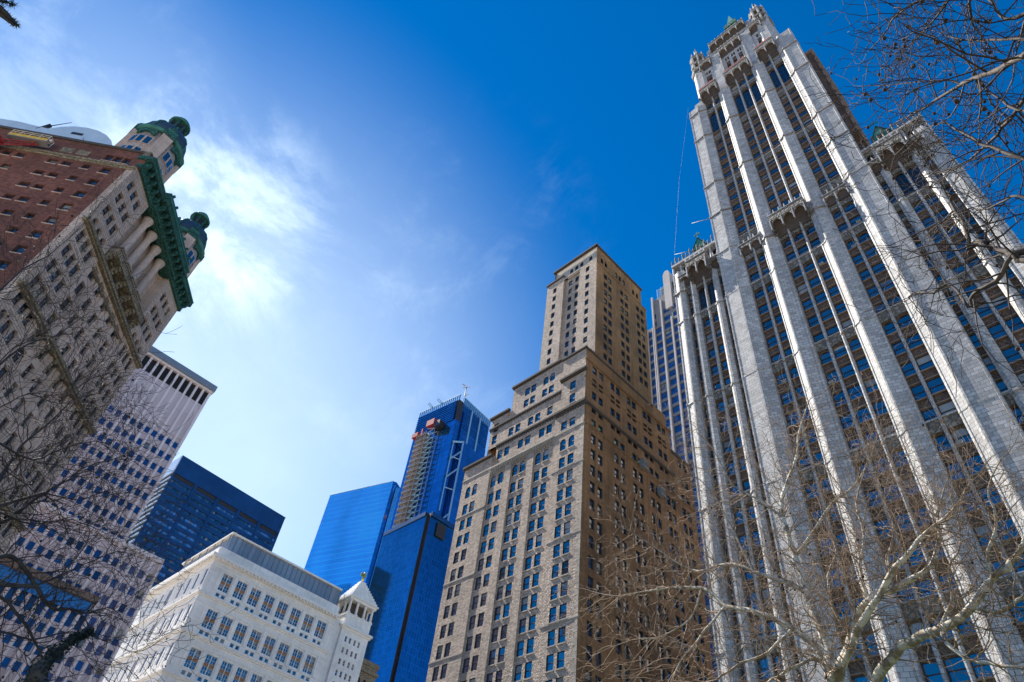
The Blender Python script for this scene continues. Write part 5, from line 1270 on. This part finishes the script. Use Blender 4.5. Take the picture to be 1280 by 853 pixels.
# ------------------------------------------------------------------ blue tower under construction
three = thing('blue_tower_under_construction', 'tall saturated blue glass tower with louvered crown and exposed diagonal steel bracing', 'skyscraper', (206, 300, 0))
FW = frame(208.6, 295.2, -0.118, 0.993); FW = frame(208.6 - 0.118 * 39.5, 295.2 + 0.993 * 39.5, 0.118, -0.993)   # east front, u from its left (south) end
FX = frame(213.2, 297.0, 0.993, 0.118)                                                                       # north front
mb = MB()
mb.fbox(FW, 0, 39.5, 0, 303, -4.5, 0, 'cw3'); mb.fbox(FW, 0, 39.5, 303, 321, -4.5, -0.4, 'louver'); mb.build('east_block', three)
mb = MB()
for k in range(10): mb.fbox(FW, 0, 37.0, 303.3 + k * 1.85, 304.3 + k * 1.85, -0.5, 0.5, 'cw3')
mb.build('louvers', three)
mb = MB(); mb.fbox(FW, 0, 39.0, 321, 325.6, -0.5, 0.1, 'cw4e')
for k in range(20): mb.fbox(FW, k * 2, k * 2 + 0.3, 320.5, 326.0, 0.1, 0.4, 'bluesteel')
mb.fbox(FW, 0, 39.4, 325.6, 326.1, -0.6, 0.4, 'bluesteel'); mb.build('parapet_screen', three)
mb = MB(); mb.fbox(FX, 0, 30, 0, 300, -36, 0, 'cw3'); mb.fbox(FX, 0, 30, 300, 322, -36, -0.4, 'steelblue'); mb.build('north_block', three)
mb = MB()
for (a, b) in ((0, 9.6), (10.8, 18.8), (20, 29.7)):
    for k in range(9): mb.fbox(FX, a, b, 300.0 + k * 2.4, 301.7 + k * 2.4, -0.35, 0.1, 'cw3')
mb.build('louvers', three)
mb = MB(); mb.fbox(FX, 0, 30, 322, 327.0, -0.5, 0.1, 'cw4e')
for k in range(16): mb.fbox(FX, k * 2, k * 2 + 0.3, 321.5, 327.4, 0.1, 0.4, 'bluesteel')
mb.fbox(FX, 0, 30.2, 327.0, 327.5, -0.6, 0.4, 'bluesteel'); mb.build('parapet_screen', three)
mb = MB(); mb.box(208.5, 216, 297.0, 320, 0, 315, 'cw3s'); mb.build('notch_wall', three)
for u in (10.2, 19.4): m = MB(); m.fbox(FX, u - 0.6, u + 0.6, 240, 322, 0, 0.5, 'bluesteel'); m.build('fin', three)
# lower corner block with the open K-braced bay
FK = frame(209.3, 293.6, 0.993, 0.118)
mb = MB(); mb.fbox(FK, 9.4, 22, 0, 289.5, -12, 0, 'cw3'); mb.fbox(FK, 0.0, 9.4, 0, 236, -8, -3.4, 'steelblue'); mb.fbox(FK, 0, 9.4, 236, 282, -8, -3.6, 'steelblue'); mb.build('corner_block', three)
m = MB()
def bar(u0, z0, u1, z1, r=0.6): m.tube(FK(u0, z0, 0.1), FK(u1, z1, 0.1), r, r, 'bluesteel', 4)
bar(0, 283, 9.2, 289, 0.7); bar(0.2, 230, 0.2, 283, 0.4); bar(8.9, 190, 8.9, 289, 0.7)
for k, z in enumerate((283, 259, 235, 211)):
    bar(8.9, z - 2, 0.3, z - 14 + 2 * 0, 0.5) if k % 2 == 0 else bar(0.3, z - 4, 8.9, z + 8, 0.5); bar(0.2, z - 12, 8.9, z - 9, 0.35)
m.build('diagonal_bracing', three)
m = MB()
for (u, z) in ((12, 326), (21, 326)): m.tube(FW(u, z, -3), FW(u - 3.5, z + 5.5, 0.5), 0.5, 0.3, 'bluesteel', 4); m.tube(FW(u - 1.6, z, -3), FW(u - 5.1, z + 5.5, 0.5), 0.5, 0.3, 'bluesteel', 4); m.tube(FW(u - 3.5, z + 5.5, 0.5), FW(u - 5.1, z + 5.5, 0.5), 0.3, 0.3, 'bluesteel', 4)
m.build('davit', three)
m = MB(); m.tube((214, 298, 318), (214, 298, 340), 0.5, 0.35, 'steel', 6); m.tube((212, 299.5, 337.5), (217, 297.5, 340.5), 0.3, 0.3, 'steel', 4); m.tube((211.5, 300, 341), (213.5, 299, 340), 0.6, 0.6, 'steel', 4); m.tube((214, 298, 330), (216.5, 297, 333), 0.3, 0.3, 'steel', 4); m.build('mast', three)
hoist = thing('construction_hoist', 'scaffold hoist with landings and red heads running up the side of the blue tower', 'hoist', tuple(FW(11, 0, 4)))
m = MB()
h0, h1 = 8.0, 26.5
m.fbox(FW, 15.8, 17.0, 0, 299, 0.3, 1.2, 'steel')
for u in (8.5, 13.2, 17.2, 21.5, 25.5):
    for d_ in (0.8, 4.2): m.tube(FW(u, 60, d_), FW(u, 299 if u < 20 else 297, d_), 0.28, 0.28, 'steel', 4)
m.build('mast', hoist)
for k in range(60):
    z = 296 - 4.2 * k
    if z < 60: break
    m = MB(); m.fbox(FW, 8.0, 18.0, z, z + 0.35, 0.6, 4.6, 'hoistdeck'); m.fbox(FW, 8.0, 18.0, z + 1.4, z + 1.55, 4.45, 4.6, 'steel'); m.fbox(FW, 8.0, 13.0 + (k % 3), z + 0.35, z + 1.7, 4.2, 4.35, 'steel' if k % 4 else 'terra_sill')
    m.build('landing', hoist)
    m = MB(); m.tube(FW(18, z, 4.2), FW(25, z + 2.1, 4.2), 0.22, 0.22, 'bluesteel', 4); m.tube(FW(25, z + 2.1, 4.2), FW(18, z + 4.2, 4.2), 0.22, 0.22, 'bluesteel', 4); m.tube(FW(18, z, 2), FW(26, z, 2), 0.22, 0.22, 'bluesteel', 4); m.build('brace', hoist)
m = MB(); m.fbox(FW, 17.5, 24.5, 301.0, 306.0, 1.0, 6.0, 'redpaint'); m.fbox(FW, 25.0, 30.0, 298, 303, 0.6, 5.5, 'frame_dark'); m.build('hoist_head', hoist, 'large red hoist head with a dark box beside it')
m = MB(); m.fbox(FW, 4.0, 9.5, 297.0, 300.5, 1.0, 5.0, 'redpaint'); m.fbox(FW, 10.5, 11.5, 298, 304, 2, 3, 'redpaint'); m.build('hoist_head', hoist, 'smaller red hoist head')

# ------------------------------------------------------------------ slender stone tower behind
pp = thing('slender_residential_tower', 'slender grey tower with blue windows and white ribs just left of the gothic skyscraper', 'apartment tower', (188, 120, 0))
FPP = east(188.0); Q = Wins(pp, 'frame_dark', 'glass_blue', blind=0.05)
mb = MB(); opq = []
for k in range(34):
    z = 248.9 - 5.3 * k
    if z < 60: break
    for (y, w) in ((117.3, 3.9), (112.2, 4.0), (107.4, 3.9), (101.6, 4.6)): opq.append((-y - w / 2, -y + w / 2, z, z + 3.7, False))
    if z < 250: opq.append((-122.0 - 1.5, -122.0 + 1.5, z, z + 3.7, False))
for z in (254.6, 260.3): opq += [(-119.6, -118.4, z, z + 3.2, False), (-114.2, -110.6, z, z + 3.2, False), (-109.0, -106.0, z, z + 3.2, False)]
wall(mb, FPP, -124, -120.0, 0, 255.0, [o for o in opq if o[0] < -120.5], 0.5, 'ppstone', 'ppstone')
wall(mb, FPP, -120.0, -98, 0, 274.5, [o for o in opq if o[0] > -120.5], 0.5, 'ppstone', 'ppstone')
mb.box(188.9, 215, 98, 119.9, 0, 274.5, 'ppstone'); mb.box(188.9, 212, 98, 123.9, 0, 255, 'ppstone'); mb.build('wall', pp)
for o in opq: Q.add(FPP, o[0] + 0.02, o[2] + 0.02, o[1] - o[0] - 0.04, o[3] - o[2] - 0.04, -0.45, 'twin')
for (u, z1) in ((-119.7, 276.5), (-114.9, 271.0), (-109.7, 254.5), (-105.0, 276), (-104.0, 276), (-120.3, 254.0), (-123.8, 254)): m = MB(); m.fbox(FPP, u - 0.42, u + 0.42, 0, z1, 0, 0.9, 'pale_stone'); m.build('rib', pp)
for k in range(2):
    m = MB(); y0 = 114 - 5 * k
    m.box(189.5, 200, 99, y0 + 2.0, 274.5 + 0 * k, 282.5, 'ppstone'); m.build('crown_block', pp)
m = MB(); 
for j in range(6): m.fbox(FPP, -117.5 + 0.3, -111.0, 275.2 + j * 1.4, 275.4 + j * 1.4, -1.3, -1.1, 'bluesteel')
for j in range(6): m.tube(FPP(-117.4 + j * 1.2, 275, -1.2), FPP(-116.2 + j * 1.2 if j % 2 else -117.4 + j * 1.2, 283, -1.2), 0.14, 0.14, 'bluesteel', 4)
m.build('lattice_screen', pp)
m = MB(); pr = [(-112.3, 262), (-112.3, 288.5), (-111.6, 290.6), (-110.2, 291.6), (-108.9, 290.6), (-108.4, 288.5), (-108.4, 262)]
a = [FPP(u, z, 0.6) for u, z in pr]; b = [FPP(u, z, -8) for u, z in pr]; m.face(a, 'pale_stone'); m.face(list(reversed(b)), 'pale_stone')
for i in range(7): j = (i + 1) % 7; m.face([a[i], b[i], b[j], a[j]], 'pale_stone')
m.build('round_topped_fin', pp)
Q.flush(100)
TREES = {
 'right': [[[11.43,4.51,6.43,0.15],[11.6,4.52,7.07,0.13],[11.69,4.69,8.15,0.11],[11.88,4.82,8.99,0.095],[11.95,4.96,9.94,0.08],[12.18,4.83,10.79,0.06],[12.45,4.56,11.58,0.045],[12.61,4.37,12.45,0.03],[12.81,4.04,13.28,0.016]],[[11.56,4.55,6.89,0.09],[11.46,5.0,7.43,0.08],[11.46,5.58,7.87,0.07],[11.55,6.25,8.21,0.06],[11.59,6.75,8.76,0.05],[11.71,7.93,9.08,0.035],[11.68,8.99,9.24,0.02],[11.66,9.79,9.59,0.012]],[[11.69,4.69,8.15,0.07],[11.66,5.04,8.38,0.06],[11.57,5.58,8.75,0.052],[11.58,6.15,9.09,0.045],[11.74,6.89,9.21,0.036],[11.67,7.44,9.63,0.028],[11.51,8.15,10.35,0.018],[11.33,8.7,10.81,0.01]],[[11.43,4.51,6.43,0.12],[11.24,4.33,6.48,0.11],[11.01,3.88,6.86,0.1],[10.93,3.46,7.29,0.09],[11.1,2.98,7.47,0.075],[11.2,2.47,7.71,0.06],[11.33,2.23,8.19,0.045],[11.5,2.15,8.73,0.03],[11.57,1.82,9.28,0.016]],[[11.37,4.4,6.39,0.1],[10.84,3.7,6.86,0.085],[10.61,3.17,7.18,0.075],[10.45,2.64,7.53,0.06],[10.41,2.17,7.79,0.045],[10.46,1.77,8.02,0.03],[10.5,1.35,8.44,0.018]],[[11.52,3.94,6.15,0.13],[11.39,3.75,6.36,0.125],[11.01,3.23,6.55,0.11],[10.83,2.6,6.59,0.1],[10.68,2.04,6.69,0.09],[10.6,1.69,6.96,0.08],[10.49,1.34,7.07,0.07],[10.38,1.01,7.33,0.05],[10.35,0.62,7.64,0.03]],[[10.68,2.04,6.69,0.05],[10.58,1.78,6.52,0.045],[10.41,1.44,6.52,0.038],[10.31,1.16,6.56,0.03]],[[11.88,4.82,8.99,0.06],[11.68,4.24,9.27,0.05],[11.53,3.78,9.54,0.042],[11.61,3.37,9.79,0.034],[11.67,2.98,10.2,0.022],[11.66,2.7,10.64,0.012]],[[11.57,5.58,8.75,0.035],[11.49,5.73,9.35,0.03],[11.39,5.92,10.11,0.024],[11.3,6.16,10.77,0.018],[11.2,6.55,11.3,0.011]],[[11.59,6.75,8.76,0.035],[11.52,6.99,8.19,0.03],[11.35,7.56,7.86,0.024],[11.17,8.2,7.86,0.016],[11.0,8.88,7.7,0.01]],[[11.55,6.25,8.21,0.04],[11.18,6.56,7.63,0.032],[10.88,6.94,7.02,0.025],[10.72,7.12,6.58,0.02]],[[11.95,4.96,9.94,0.045],[11.78,5.27,10.37,0.036],[11.58,5.74,10.86,0.028],[11.29,5.93,11.75,0.02],[11.2,6.23,12.31,0.011]],[[10.93,3.46,7.29,0.05],[10.83,3.42,7.72,0.042],[10.81,3.19,8.28,0.034],[10.79,3.15,8.89,0.026],[10.84,2.88,9.47,0.014]],[[11.1,2.98,7.47,0.04],[10.98,3.0,7.87,0.034],[10.99,2.75,8.37,0.026],[10.89,2.71,8.92,0.018],[10.88,2.43,9.38,0.01]],[[10.6,1.69,6.96,0.045],[10.46,1.55,7.28,0.038],[10.39,1.28,7.66,0.03],[10.35,1.19,8.14,0.022],[10.37,0.89,8.52,0.012]],[[11.46,5.0,7.43,0.045],[11.15,5.36,6.99,0.036],[10.83,5.74,6.75,0.03],[10.55,6.06,6.45,0.024]],[[11.56,4.55,6.89,0.05],[11.17,4.86,6.69,0.04],[10.88,5.25,6.41,0.03]],[[10.83,2.6,6.59,0.05],[10.7,2.46,6.18,0.045],[10.57,2.11,5.9,0.035],[10.48,1.73,5.74,0.025]],[[10.83,2.6,6.59,0.04],[10.66,2.26,6.86,0.034],[10.61,2.16,7.23,0.027],[10.59,1.86,7.58,0.02],[10.58,1.76,8.01,0.011]],[[11.01,3.88,6.86,0.05],[10.86,4.01,7.29,0.04],[10.84,3.94,7.81,0.032],[10.91,3.73,8.22,0.024],[10.9,3.8,8.79,0.013]]],
 'upper': [[[5.25,-0.51,6.79,0.055],[5.29,-0.42,6.9,0.05],[5.3,-0.39,7.04,0.046],[5.37,-0.33,7.25,0.042],[5.47,-0.24,7.57,0.036],[5.55,-0.15,7.64,0.032],[5.57,-0.21,7.89,0.028],[5.64,-0.24,8.48,0.022],[5.71,-0.28,8.81,0.014],[5.72,-0.23,9.18,0.008]],[[5.3,-0.39,7.04,0.034],[5.41,-0.16,6.94,0.03],[5.57,0.04,7.06,0.026],[5.63,0.12,7.0,0.023],[5.65,0.16,7.4,0.02],[5.72,0.31,7.47,0.018],[5.86,0.49,7.74,0.015],[5.95,0.57,7.78,0.008]],[[3.78,-1.15,7.38,0.045],[3.83,-1.12,7.47,0.042],[3.99,-1.0,7.75,0.036],[4.13,-0.89,8.03,0.031],[4.24,-0.79,8.22,0.027],[4.46,-0.58,8.57,0.02],[4.68,-0.35,8.93,0.013],[4.83,-0.21,9.19,0.006]],[[4.24,-0.79,8.22,0.016],[4.25,-0.7,8.46,0.013],[4.33,-0.58,8.78,0.01],[4.44,-0.34,9.31,0.007],[4.5,-0.13,9.74,0.004]],[[4.53,-0.82,7.14,0.03],[4.55,-0.8,7.25,0.028],[4.6,-0.69,7.61,0.023],[4.63,-0.59,8.1,0.017],[4.66,-0.54,8.45,0.012],[4.85,-0.34,8.82,0.006]],[[4.27,-1.12,7.66,0.03],[4.58,-0.91,7.85,0.024],[4.84,-0.74,8.06,0.02],[5.15,-0.44,8.35,0.014],[5.35,-0.27,8.7,0.007]],[[3.94,-1.1,9.62,0.022],[4.01,-0.97,9.71,0.02],[4.15,-0.75,10.0,0.016],[4.33,-0.59,10.15,0.011],[4.53,-0.36,10.39,0.006]],[[3.78,-1.18,9.01,0.02],[4.02,-1.02,9.25,0.016],[4.25,-0.81,9.49,0.012],[4.44,-0.63,9.75,0.008],[4.59,-0.53,9.9,0.005]],[[3.86,-1.25,7.67,0.022],[3.89,-1.22,7.77,0.02],[4.0,-1.11,8.21,0.016],[4.04,-0.99,8.55,0.011],[4.09,-0.91,9.0,0.006]],[[3.67,-1.21,8.61,0.02],[3.87,-1.13,8.62,0.016],[4.09,-1.11,8.62,0.012],[4.31,-1.15,8.6,0.008]],[[4.82,-0.69,7.04,0.02],[4.88,-0.6,7.26,0.016],[5.09,-0.42,7.5,0.012],[5.21,-0.28,7.8,0.008],[5.4,-0.1,8.03,0.004]],[[4.24,-0.99,7.33,0.022],[4.31,-0.93,7.66,0.018],[4.31,-0.9,8.04,0.013],[4.2,-0.93,8.58,0.008],[4.13,-0.99,8.96,0.004]],[[3.83,-1.4,8.02,0.03],[3.92,-1.27,8.22,0.024],[3.85,-1.27,8.49,0.016],[3.82,-1.27,8.74,0.01]]],
 'left': [[[0.86,11.32,5.47,0.075],[1.01,11.42,5.78,0.07],[1.22,11.48,5.86,0.062],[1.61,11.5,5.65,0.055],[1.96,11.51,5.48,0.048],[2.2,11.54,5.57,0.04],[2.48,11.66,5.68,0.03],[2.69,11.76,5.87,0.018],[2.93,11.91,5.9,0.009]],[[0.64,11.6,5.94,0.06],[0.78,11.67,6.28,0.055],[0.87,11.77,6.54,0.05],[1.03,11.87,7.05,0.042],[1.21,11.99,7.46,0.034],[1.33,12.02,7.82,0.026],[1.65,12.11,8.21,0.016],[1.89,12.17,8.66,0.008]],[[1.03,11.87,7.05,0.025],[1.52,12.05,7.27,0.02],[1.82,12.17,7.63,0.014],[2.25,12.37,7.76,0.007]],[[0.41,11.12,6.08,0.05],[0.4,11.3,6.68,0.044],[0.35,11.46,7.3,0.036],[0.45,11.58,7.91,0.028],[0.52,11.69,8.54,0.018],[0.54,11.77,9.17,0.008]],[[-0.67,10.47,7.43,0.04],[-0.57,10.59,7.83,0.036],[-0.48,10.71,8.41,0.028],[-0.27,10.88,8.89,0.02],[-0.16,10.93,9.52,0.009]],[[-0.1,10.85,6.72,0.04],[0.1,10.95,6.97,0.036],[0.57,11.3,7.14,0.03],[0.84,11.48,7.63,0.022],[1.19,11.67,8.08,0.013],[1.59,11.94,8.34,0.006]],[[-1.25,10.01,8.1,0.034],[-1.18,10.08,8.54,0.03],[-1.18,10.16,9.13,0.022],[-1.09,10.28,9.65,0.014],[-1.05,10.24,10.34,0.006]],[[-0.48,10.6,7.2,0.03],[-0.2,10.76,7.34,0.026],[-0.04,10.95,7.84,0.02],[0.4,11.24,8.11,0.012],[0.61,11.35,8.51,0.006]],[[0.98,11.0,5.15,0.05],[1.26,11.15,5.26,0.044],[1.72,11.25,5.09,0.036],[2.1,11.35,4.88,0.03],[2.4,11.37,4.58,0.02]],[[1.29,10.91,4.63,0.04],[1.49,11.04,4.84,0.034],[1.91,11.26,4.95,0.026],[2.36,11.49,5.3,0.02],[2.87,11.76,5.44,0.012],[3.32,11.95,5.48,0.006]],[[1.61,11.5,5.65,0.03],[1.9,11.63,6.05,0.024],[2.18,11.76,6.43,0.017],[2.46,11.9,6.75,0.01],[2.9,12.08,6.88,0.005]],[[0.28,11.15,6.28,0.03],[0.65,11.25,6.26,0.028],[1.1,11.49,6.4,0.022],[1.56,11.71,6.79,0.014],[2.16,11.89,6.91,0.006]]],
 'ivy': [[[1.87,9.56,3.84,0.16],[1.85,9.5,4.12,0.15],[1.88,9.54,4.32,0.11],[1.97,9.58,4.51,0.07],[2.06,9.61,4.67,0.05],[2.18,9.66,4.78,0.025]]],
 'conifer': [[[-1.73,3.75,5.95,0.02],[-1.63,3.74,6.0,0.016],[-1.59,3.83,6.08,0.012],[-1.56,3.87,6.12,0.008],[-1.54,3.91,6.16,0.004]],[[-1.66,3.73,6.0,0.012],[-1.63,3.74,6.07,0.008],[-1.59,3.76,6.13,0.004]]],
}

# ------------------------------------------------------------------ bare trees
class Tree:
    def __init__(s, seed, bark, sides_small=3): s.r = random.Random(seed); s.b = {}; s.bark = bark; s.tips = []; s.v = []; s.f = []; s.g = []; s.n3 = sides_small
    def tube(s, pts, store, n):
        v, f, g = store; k0 = len(v); ref = Vector((0.3, 0.2, 0.93))
        for i, (p, r) in enumerate(pts):
            t = (pts[min(i + 1, len(pts) - 1)][0] - pts[max(i - 1, 0)][0])
            if t.length < 1e-6: t = Vector((0, 0, 1))
            t.normalize(); x = t.cross(ref)
            if x.length < 1e-3: x = t.cross(Vector((1, 0, 0)))
            x.normalize(); y = t.cross(x)
            for j in range(n):
                a = 2 * math.pi * j / n; q = p + x * (r * math.cos(a)) + y * (r * math.sin(a)); v.append((q.x, q.y, q.z)); g.append(r)
        for i in range(len(pts) - 1):
            for j in range(n):
                a, b = k0 + i * n + j, k0 + i * n + (j + 1) % n; f.append((a, b, b + n, a + n))
    def smooth(s, pts, sub=3):
        out_ = []
        for i in range(len(pts) - 1):
            p0, p1, p2, p3 = pts[max(i - 1, 0)], pts[i], pts[i + 1], pts[min(i + 2, len(pts) - 1)]
            for k in range(sub):
                t = k / sub; a = [0.5 * ((2 * p1[c]) + (-p0[c] + p2[c]) * t + (2 * p0[c] - 5 * p1[c] + 4 * p2[c] - p3[c]) * t * t + (-p0[c] + 3 * p1[c] - 3 * p2[c] + p3[c]) * t ** 3) for c in range(3)]
                out_.append((Vector(a), p1[3] + (p2[3] - p1[3]) * t))
        out_.append((Vector(pts[-1][:3]), pts[-1][3])); return out_
    def rv(s):
        while True:
            v = Vector([s.r.uniform(-1, 1) for _ in range(3)])
            if 0.1 < v.length < 1: return v.normalized()
    def twig(s, p, d, L, r, lvl, store, up=0.15):
        n = max(3, int(L / 0.16)) if lvl < 3 else 3; step = L / n; pts = [(p.copy(), r)]; dd = d.copy(); q = p.copy()
        for i in range(n):
            dd = (dd + s.rv() * (0.42 if lvl < 3 else 0.5) + Vector((0, 0, up * 0.5))).normalized(); q = q + dd * step
            pts.append((q.copy(), max(0.0034, r * (1 - 0.72 * (i + 1) / n))))
            if lvl < s.maxl and s.r.random() < s.dens:
                side = (dd + s.rv() * 1.0).normalized(); s.twig(q, side, L * s.r.uniform(0.35, 0.65), max(0.002, pts[-1][1] * 0.62), lvl + 1, store, up)
        s.tube(pts, store, 3 if r < 0.02 else 4)
        if lvl >= 1: s.tips.append((q.copy(), dd.copy()))
    def grow(s, mains, base, maxl, dens, spacing, L0, up=0.15, fork=(0, 0)):
        s.maxl = maxl; s.dens = dens; s.limbs = []; s.crown = ([], [], [])
        for M_ in mains:
            pts = s.smooth(M_); jit = []
            for i, (p, r) in enumerate(pts): jit.append((p + s.rv() * min(0.035, r * 0.35 + 0.006), r))
            st_ = ([], [], []); s.tube(jit, st_, 9 if M_[0][3] > 0.05 else 6); s.limbs.append(st_)
            acc = 0
            for (a, ra), (b, rb) in zip(jit, jit[1:]):
                acc += (b - a).length
                while acc > spacing:
                    acc -= spacing * s.r.uniform(0.7, 1.3); t = (b - a).normalized(); side = s.rv(); side = (side - t * side.dot(t)).normalized()
                    s.twig(a.lerp(b, s.r.random()), (side + t * s.r.uniform(0.2, 0.9)).normalized(), L0 * s.r.uniform(0.45, 1.25), min(0.012, max(0.005, ra * 0.5)), 1, s.crown, up)
            s.tips.append((jit[-1][0], Vector((0, 0, 1)))); s.twig(jit[-1][0], (jit[-1][0] - jit[-2][0]).normalized(), L0 * 0.8, max(0.004, jit[-1][1]), 1, s.crown, up)
    def mesh(s, name, store, parent, origin, n_mat):
        v, f, g = store; me = bpy.data.meshes.new(name)
        me.from_pydata([(a - origin.x, b - origin.y, c - origin.z) for a, b, c in v], [], f)
        at = me.attributes.new('girth', 'FLOAT', 'POINT'); at.data.foreach_set('value', g)
        me.materials.append(M[n_mat]); me.polygons.foreach_set('use_smooth', [True] * len(f)); me.update()
        o = bpy.data.objects.new(name, me); COL.objects.link(o); o.parent = parent; return o
def seed_mesh(r):
    key = 'seed%d' % r
    if key not in WC:
        mb = MB(); n = 8; mb.lathe(0, 0, [(0.002, -0.02)] + [(0.017 * math.sin(math.pi * k / 6), -0.017 * math.cos(math.pi * k / 6)) for k in range(1, 6)] + [(0.002, 0.018)], n, 'seed')
        mb.tube((0, 0, 0.015), (0.006, 0, 0.10), 0.0016, 0.0012, 'seed', 3); o = mb.build('seed_ball'); WC[key] = o.data; bpy.data.objects.remove(o)
    return WC[key]
def plane_tree(key, seed, label, base, bark, maxl, dens, spacing, L0, nseeds, trunk=None, ssize=1.0):
    T = Tree(seed, bark); t = thing('plane_tree', label, 'tree', base, 'bare plane trees')
    gk = {'right': 0.66, 'upper': 0.72, 'left': 0.50}[key]
    TREES[key] = [[(p[0], p[1], p[2], p[3] * gk) for p in L] for L in TREES[key]]
    T.grow(TREES[key], base, maxl, dens, spacing, L0); o0 = Vector(base)
    for l in T.limbs: T.mesh('limb', l, t, o0, bark)
    T.mesh('crown', T.crown, t, o0, bark)
    if trunk:
        for tr in trunk:
            st_ = ([], [], []); T.tube(T.smooth(tr), st_, 12); T.mesh('trunk', st_, t, o0, bark)
    T.r.shuffle(T.tips)
    for (p, d) in T.tips[:nseeds]:
        o = bpy.data.objects.new('seed_ball', seed_mesh(0)); COL.objects.link(o); o.parent = t; o.location = p - o0 - Vector((0, 0, 0.09)); k = T.r.uniform(0.8, 1.35) * ssize; o.scale = (k, k, k); o.rotation_euler = (T.r.uniform(-.4, .4), T.r.uniform(-.4, .4), T.r.uniform(0, 6))
    return t, T
a = TREES['right'][0][0]; b = TREES['right'][5][0]
bx_, by_ = a[0] - 0.3, a[1] + 0.2
plane_tree('right', 11, 'bare plane tree with pale mottled forking limbs in front of the gothic skyscraper, bottom right', (bx_, by_, 0), 'bark', 3, 0.60, 0.085, 1.15, 85,
           [[(bx_, by_, -0.1, 0.34), (bx_ + 0.02, by_, 1.6, 0.27), (bx_ + 0.1, by_ - 0.05, 3.6, 0.23), (a[0] - 0.05, a[1], a[2] - 0.7, 0.13), (a[0], a[1], a[2] + 0.03, 0.10)],
            [(bx_ + 0.06, by_ - 0.03, 3.0, 0.2), ((bx_ + b[0]) / 2 + 0.2, (by_ + b[1]) / 2, 4.2, 0.17), (b[0], b[1], b[2] + 0.02, 0.086)]])
c = TREES['upper'][0][0]
ux, uy = c[0] - 0.5, c[1] - 3.6
hub = (ux + 0.3, uy + 0.6, 5.2, 0.12)
trk = [[(ux, uy, -0.1, 0.26), (ux, uy, 2.0, 0.2), (ux + 0.15, uy + 0.3, 4.0, 0.16), hub]]
for L in TREES['upper']:
    q = L[0]
    if q[3] >= 0.026: trk.append([hub[:3] + (max(0.05, q[3] * 1.6),), ((hub[0] + q[0]) / 2, (hub[1] + q[1]) / 2, (hub[2] + q[2]) / 2 + 0.35, q[3] * 1.25), tuple(q)])
plane_tree('upper', 23, 'bare plane tree whose twigs and seed balls reach in from the top right', (ux, uy, 0), 'bark_mid', 3, 0.55, 0.10, 0.9, 95, trk)
d_ = TREES['left'][0][0]; lx, ly = d_[0] - 1.3, d_[1] - 0.6
hub = (lx + 0.1, ly, 4.0, 0.16)
trk = [[(lx, ly, -0.1, 0.30), (lx, ly, 2.0, 0.24), hub]]
for L in TREES['left']:
    q = L[0]; trk.append([hub[:3] + (max(0.05, q[3] * 1.5),), ((hub[0] + q[0]) / 2 - 0.2, (hub[1] + q[1]) / 2, (hub[2] + q[2]) / 2 + 0.2, q[3] * 1.2), tuple(q)])
plane_tree('left', 37, 'bare dark-twigged plane tree at the left edge, in front of the two-domed tower', (lx, ly, 0), 'bark_dark', 3, 0.68, 0.09, 1.1, 60, trk)
# shaggy, ivy-clad snag at the bottom left
iv = TREES['ivy'][0]; ib = (iv[0][0] - 0.2, iv[0][1] + 0.1, 0)
ivt = thing('ivy_clad_snag', 'short thick dark limb shaggy with ivy, pointing up at the bottom left corner', 'tree', ib)
T = Tree(5, "bark_dark"); st_ = ([], [], []); iv = [(x[0], x[1], x[2], x[3] * 0.62) for x in iv]
T.tube(T.smooth([(ib[0], ib[1], -0.1, 0.2), (ib[0], ib[1], 2.0, 0.14)] + iv), st_, 10); T.mesh('trunk', st_, ivt, Vector(ib), 'bark_dark')
mb = MB(); rr = random.Random(3)
sm = T.smooth([tuple(x) for x in iv], 14)
for (p, r) in sm:
    for k in range(34):
        dv = T.rv(); q = p + dv * (r * rr.uniform(0.7, 1.5)) + T.rv() * 0.03; s_ = rr.uniform(0.015, 0.045); e = T.rv() * s_; f_ = T.rv() * s_ * 0.6; mb.face([q, q + e, q + e + f_, q + f_ * 0.8], 'needle')
mb.build('ivy_leaves', ivt)
cf = TREES['conifer']; cb = (cf[0][0][0] - 2.6, cf[0][0][1] - 0.8, 0)
ct = thing('conifer_tree', 'dark needled twig tip poking in at the very top left corner', 'tree', cb)
st_ = ([], [], []); T.tube(T.smooth([(cb[0], cb[1], -0.1, 0.16), (cb[0], cb[1], 3.0, 0.12), (cb[0], cb[1], 6.5, 0.04)]), st_, 8)
T.tube(T.smooth([(cb[0], cb[1], 5.0, 0.035)] + [tuple(x) for x in cf[0]]), st_, 5); T.tube(T.smooth([tuple(x) for x in cf[1]]), st_, 5); T.mesh('trunk', st_, ct, Vector(cb), 'bark_dark')
mb = MB()
for L in cf:
    for (p, r) in T.smooth([tuple(x) for x in L], 12):
        for k in range(10):
            dv = T.rv() * rr.uniform(0.025, 0.05); sp = dv.cross(Vector((0, 0, 1))); sp = sp.normalized() * 0.0022 if sp.length > 1e-4 else Vector((0.002, 0, 0)); mb.face([p - sp, p + sp, p + dv], 'needle')
for k in range(500):
    z = rr.uniform(2.0, 6.8); rad = (7.0 - z) * 0.3; a_ = rr.uniform(0, 6.28); p = Vector((cb[0] + rad * math.cos(a_) * rr.random(), cb[1] + rad * math.sin(a_) * rr.random(), z)); dv = T.rv() * 0.12; sp = T.rv() * 0.02; mb.face([p - sp, p + sp, p + dv], 'needle')
mb.build('needles', ct)
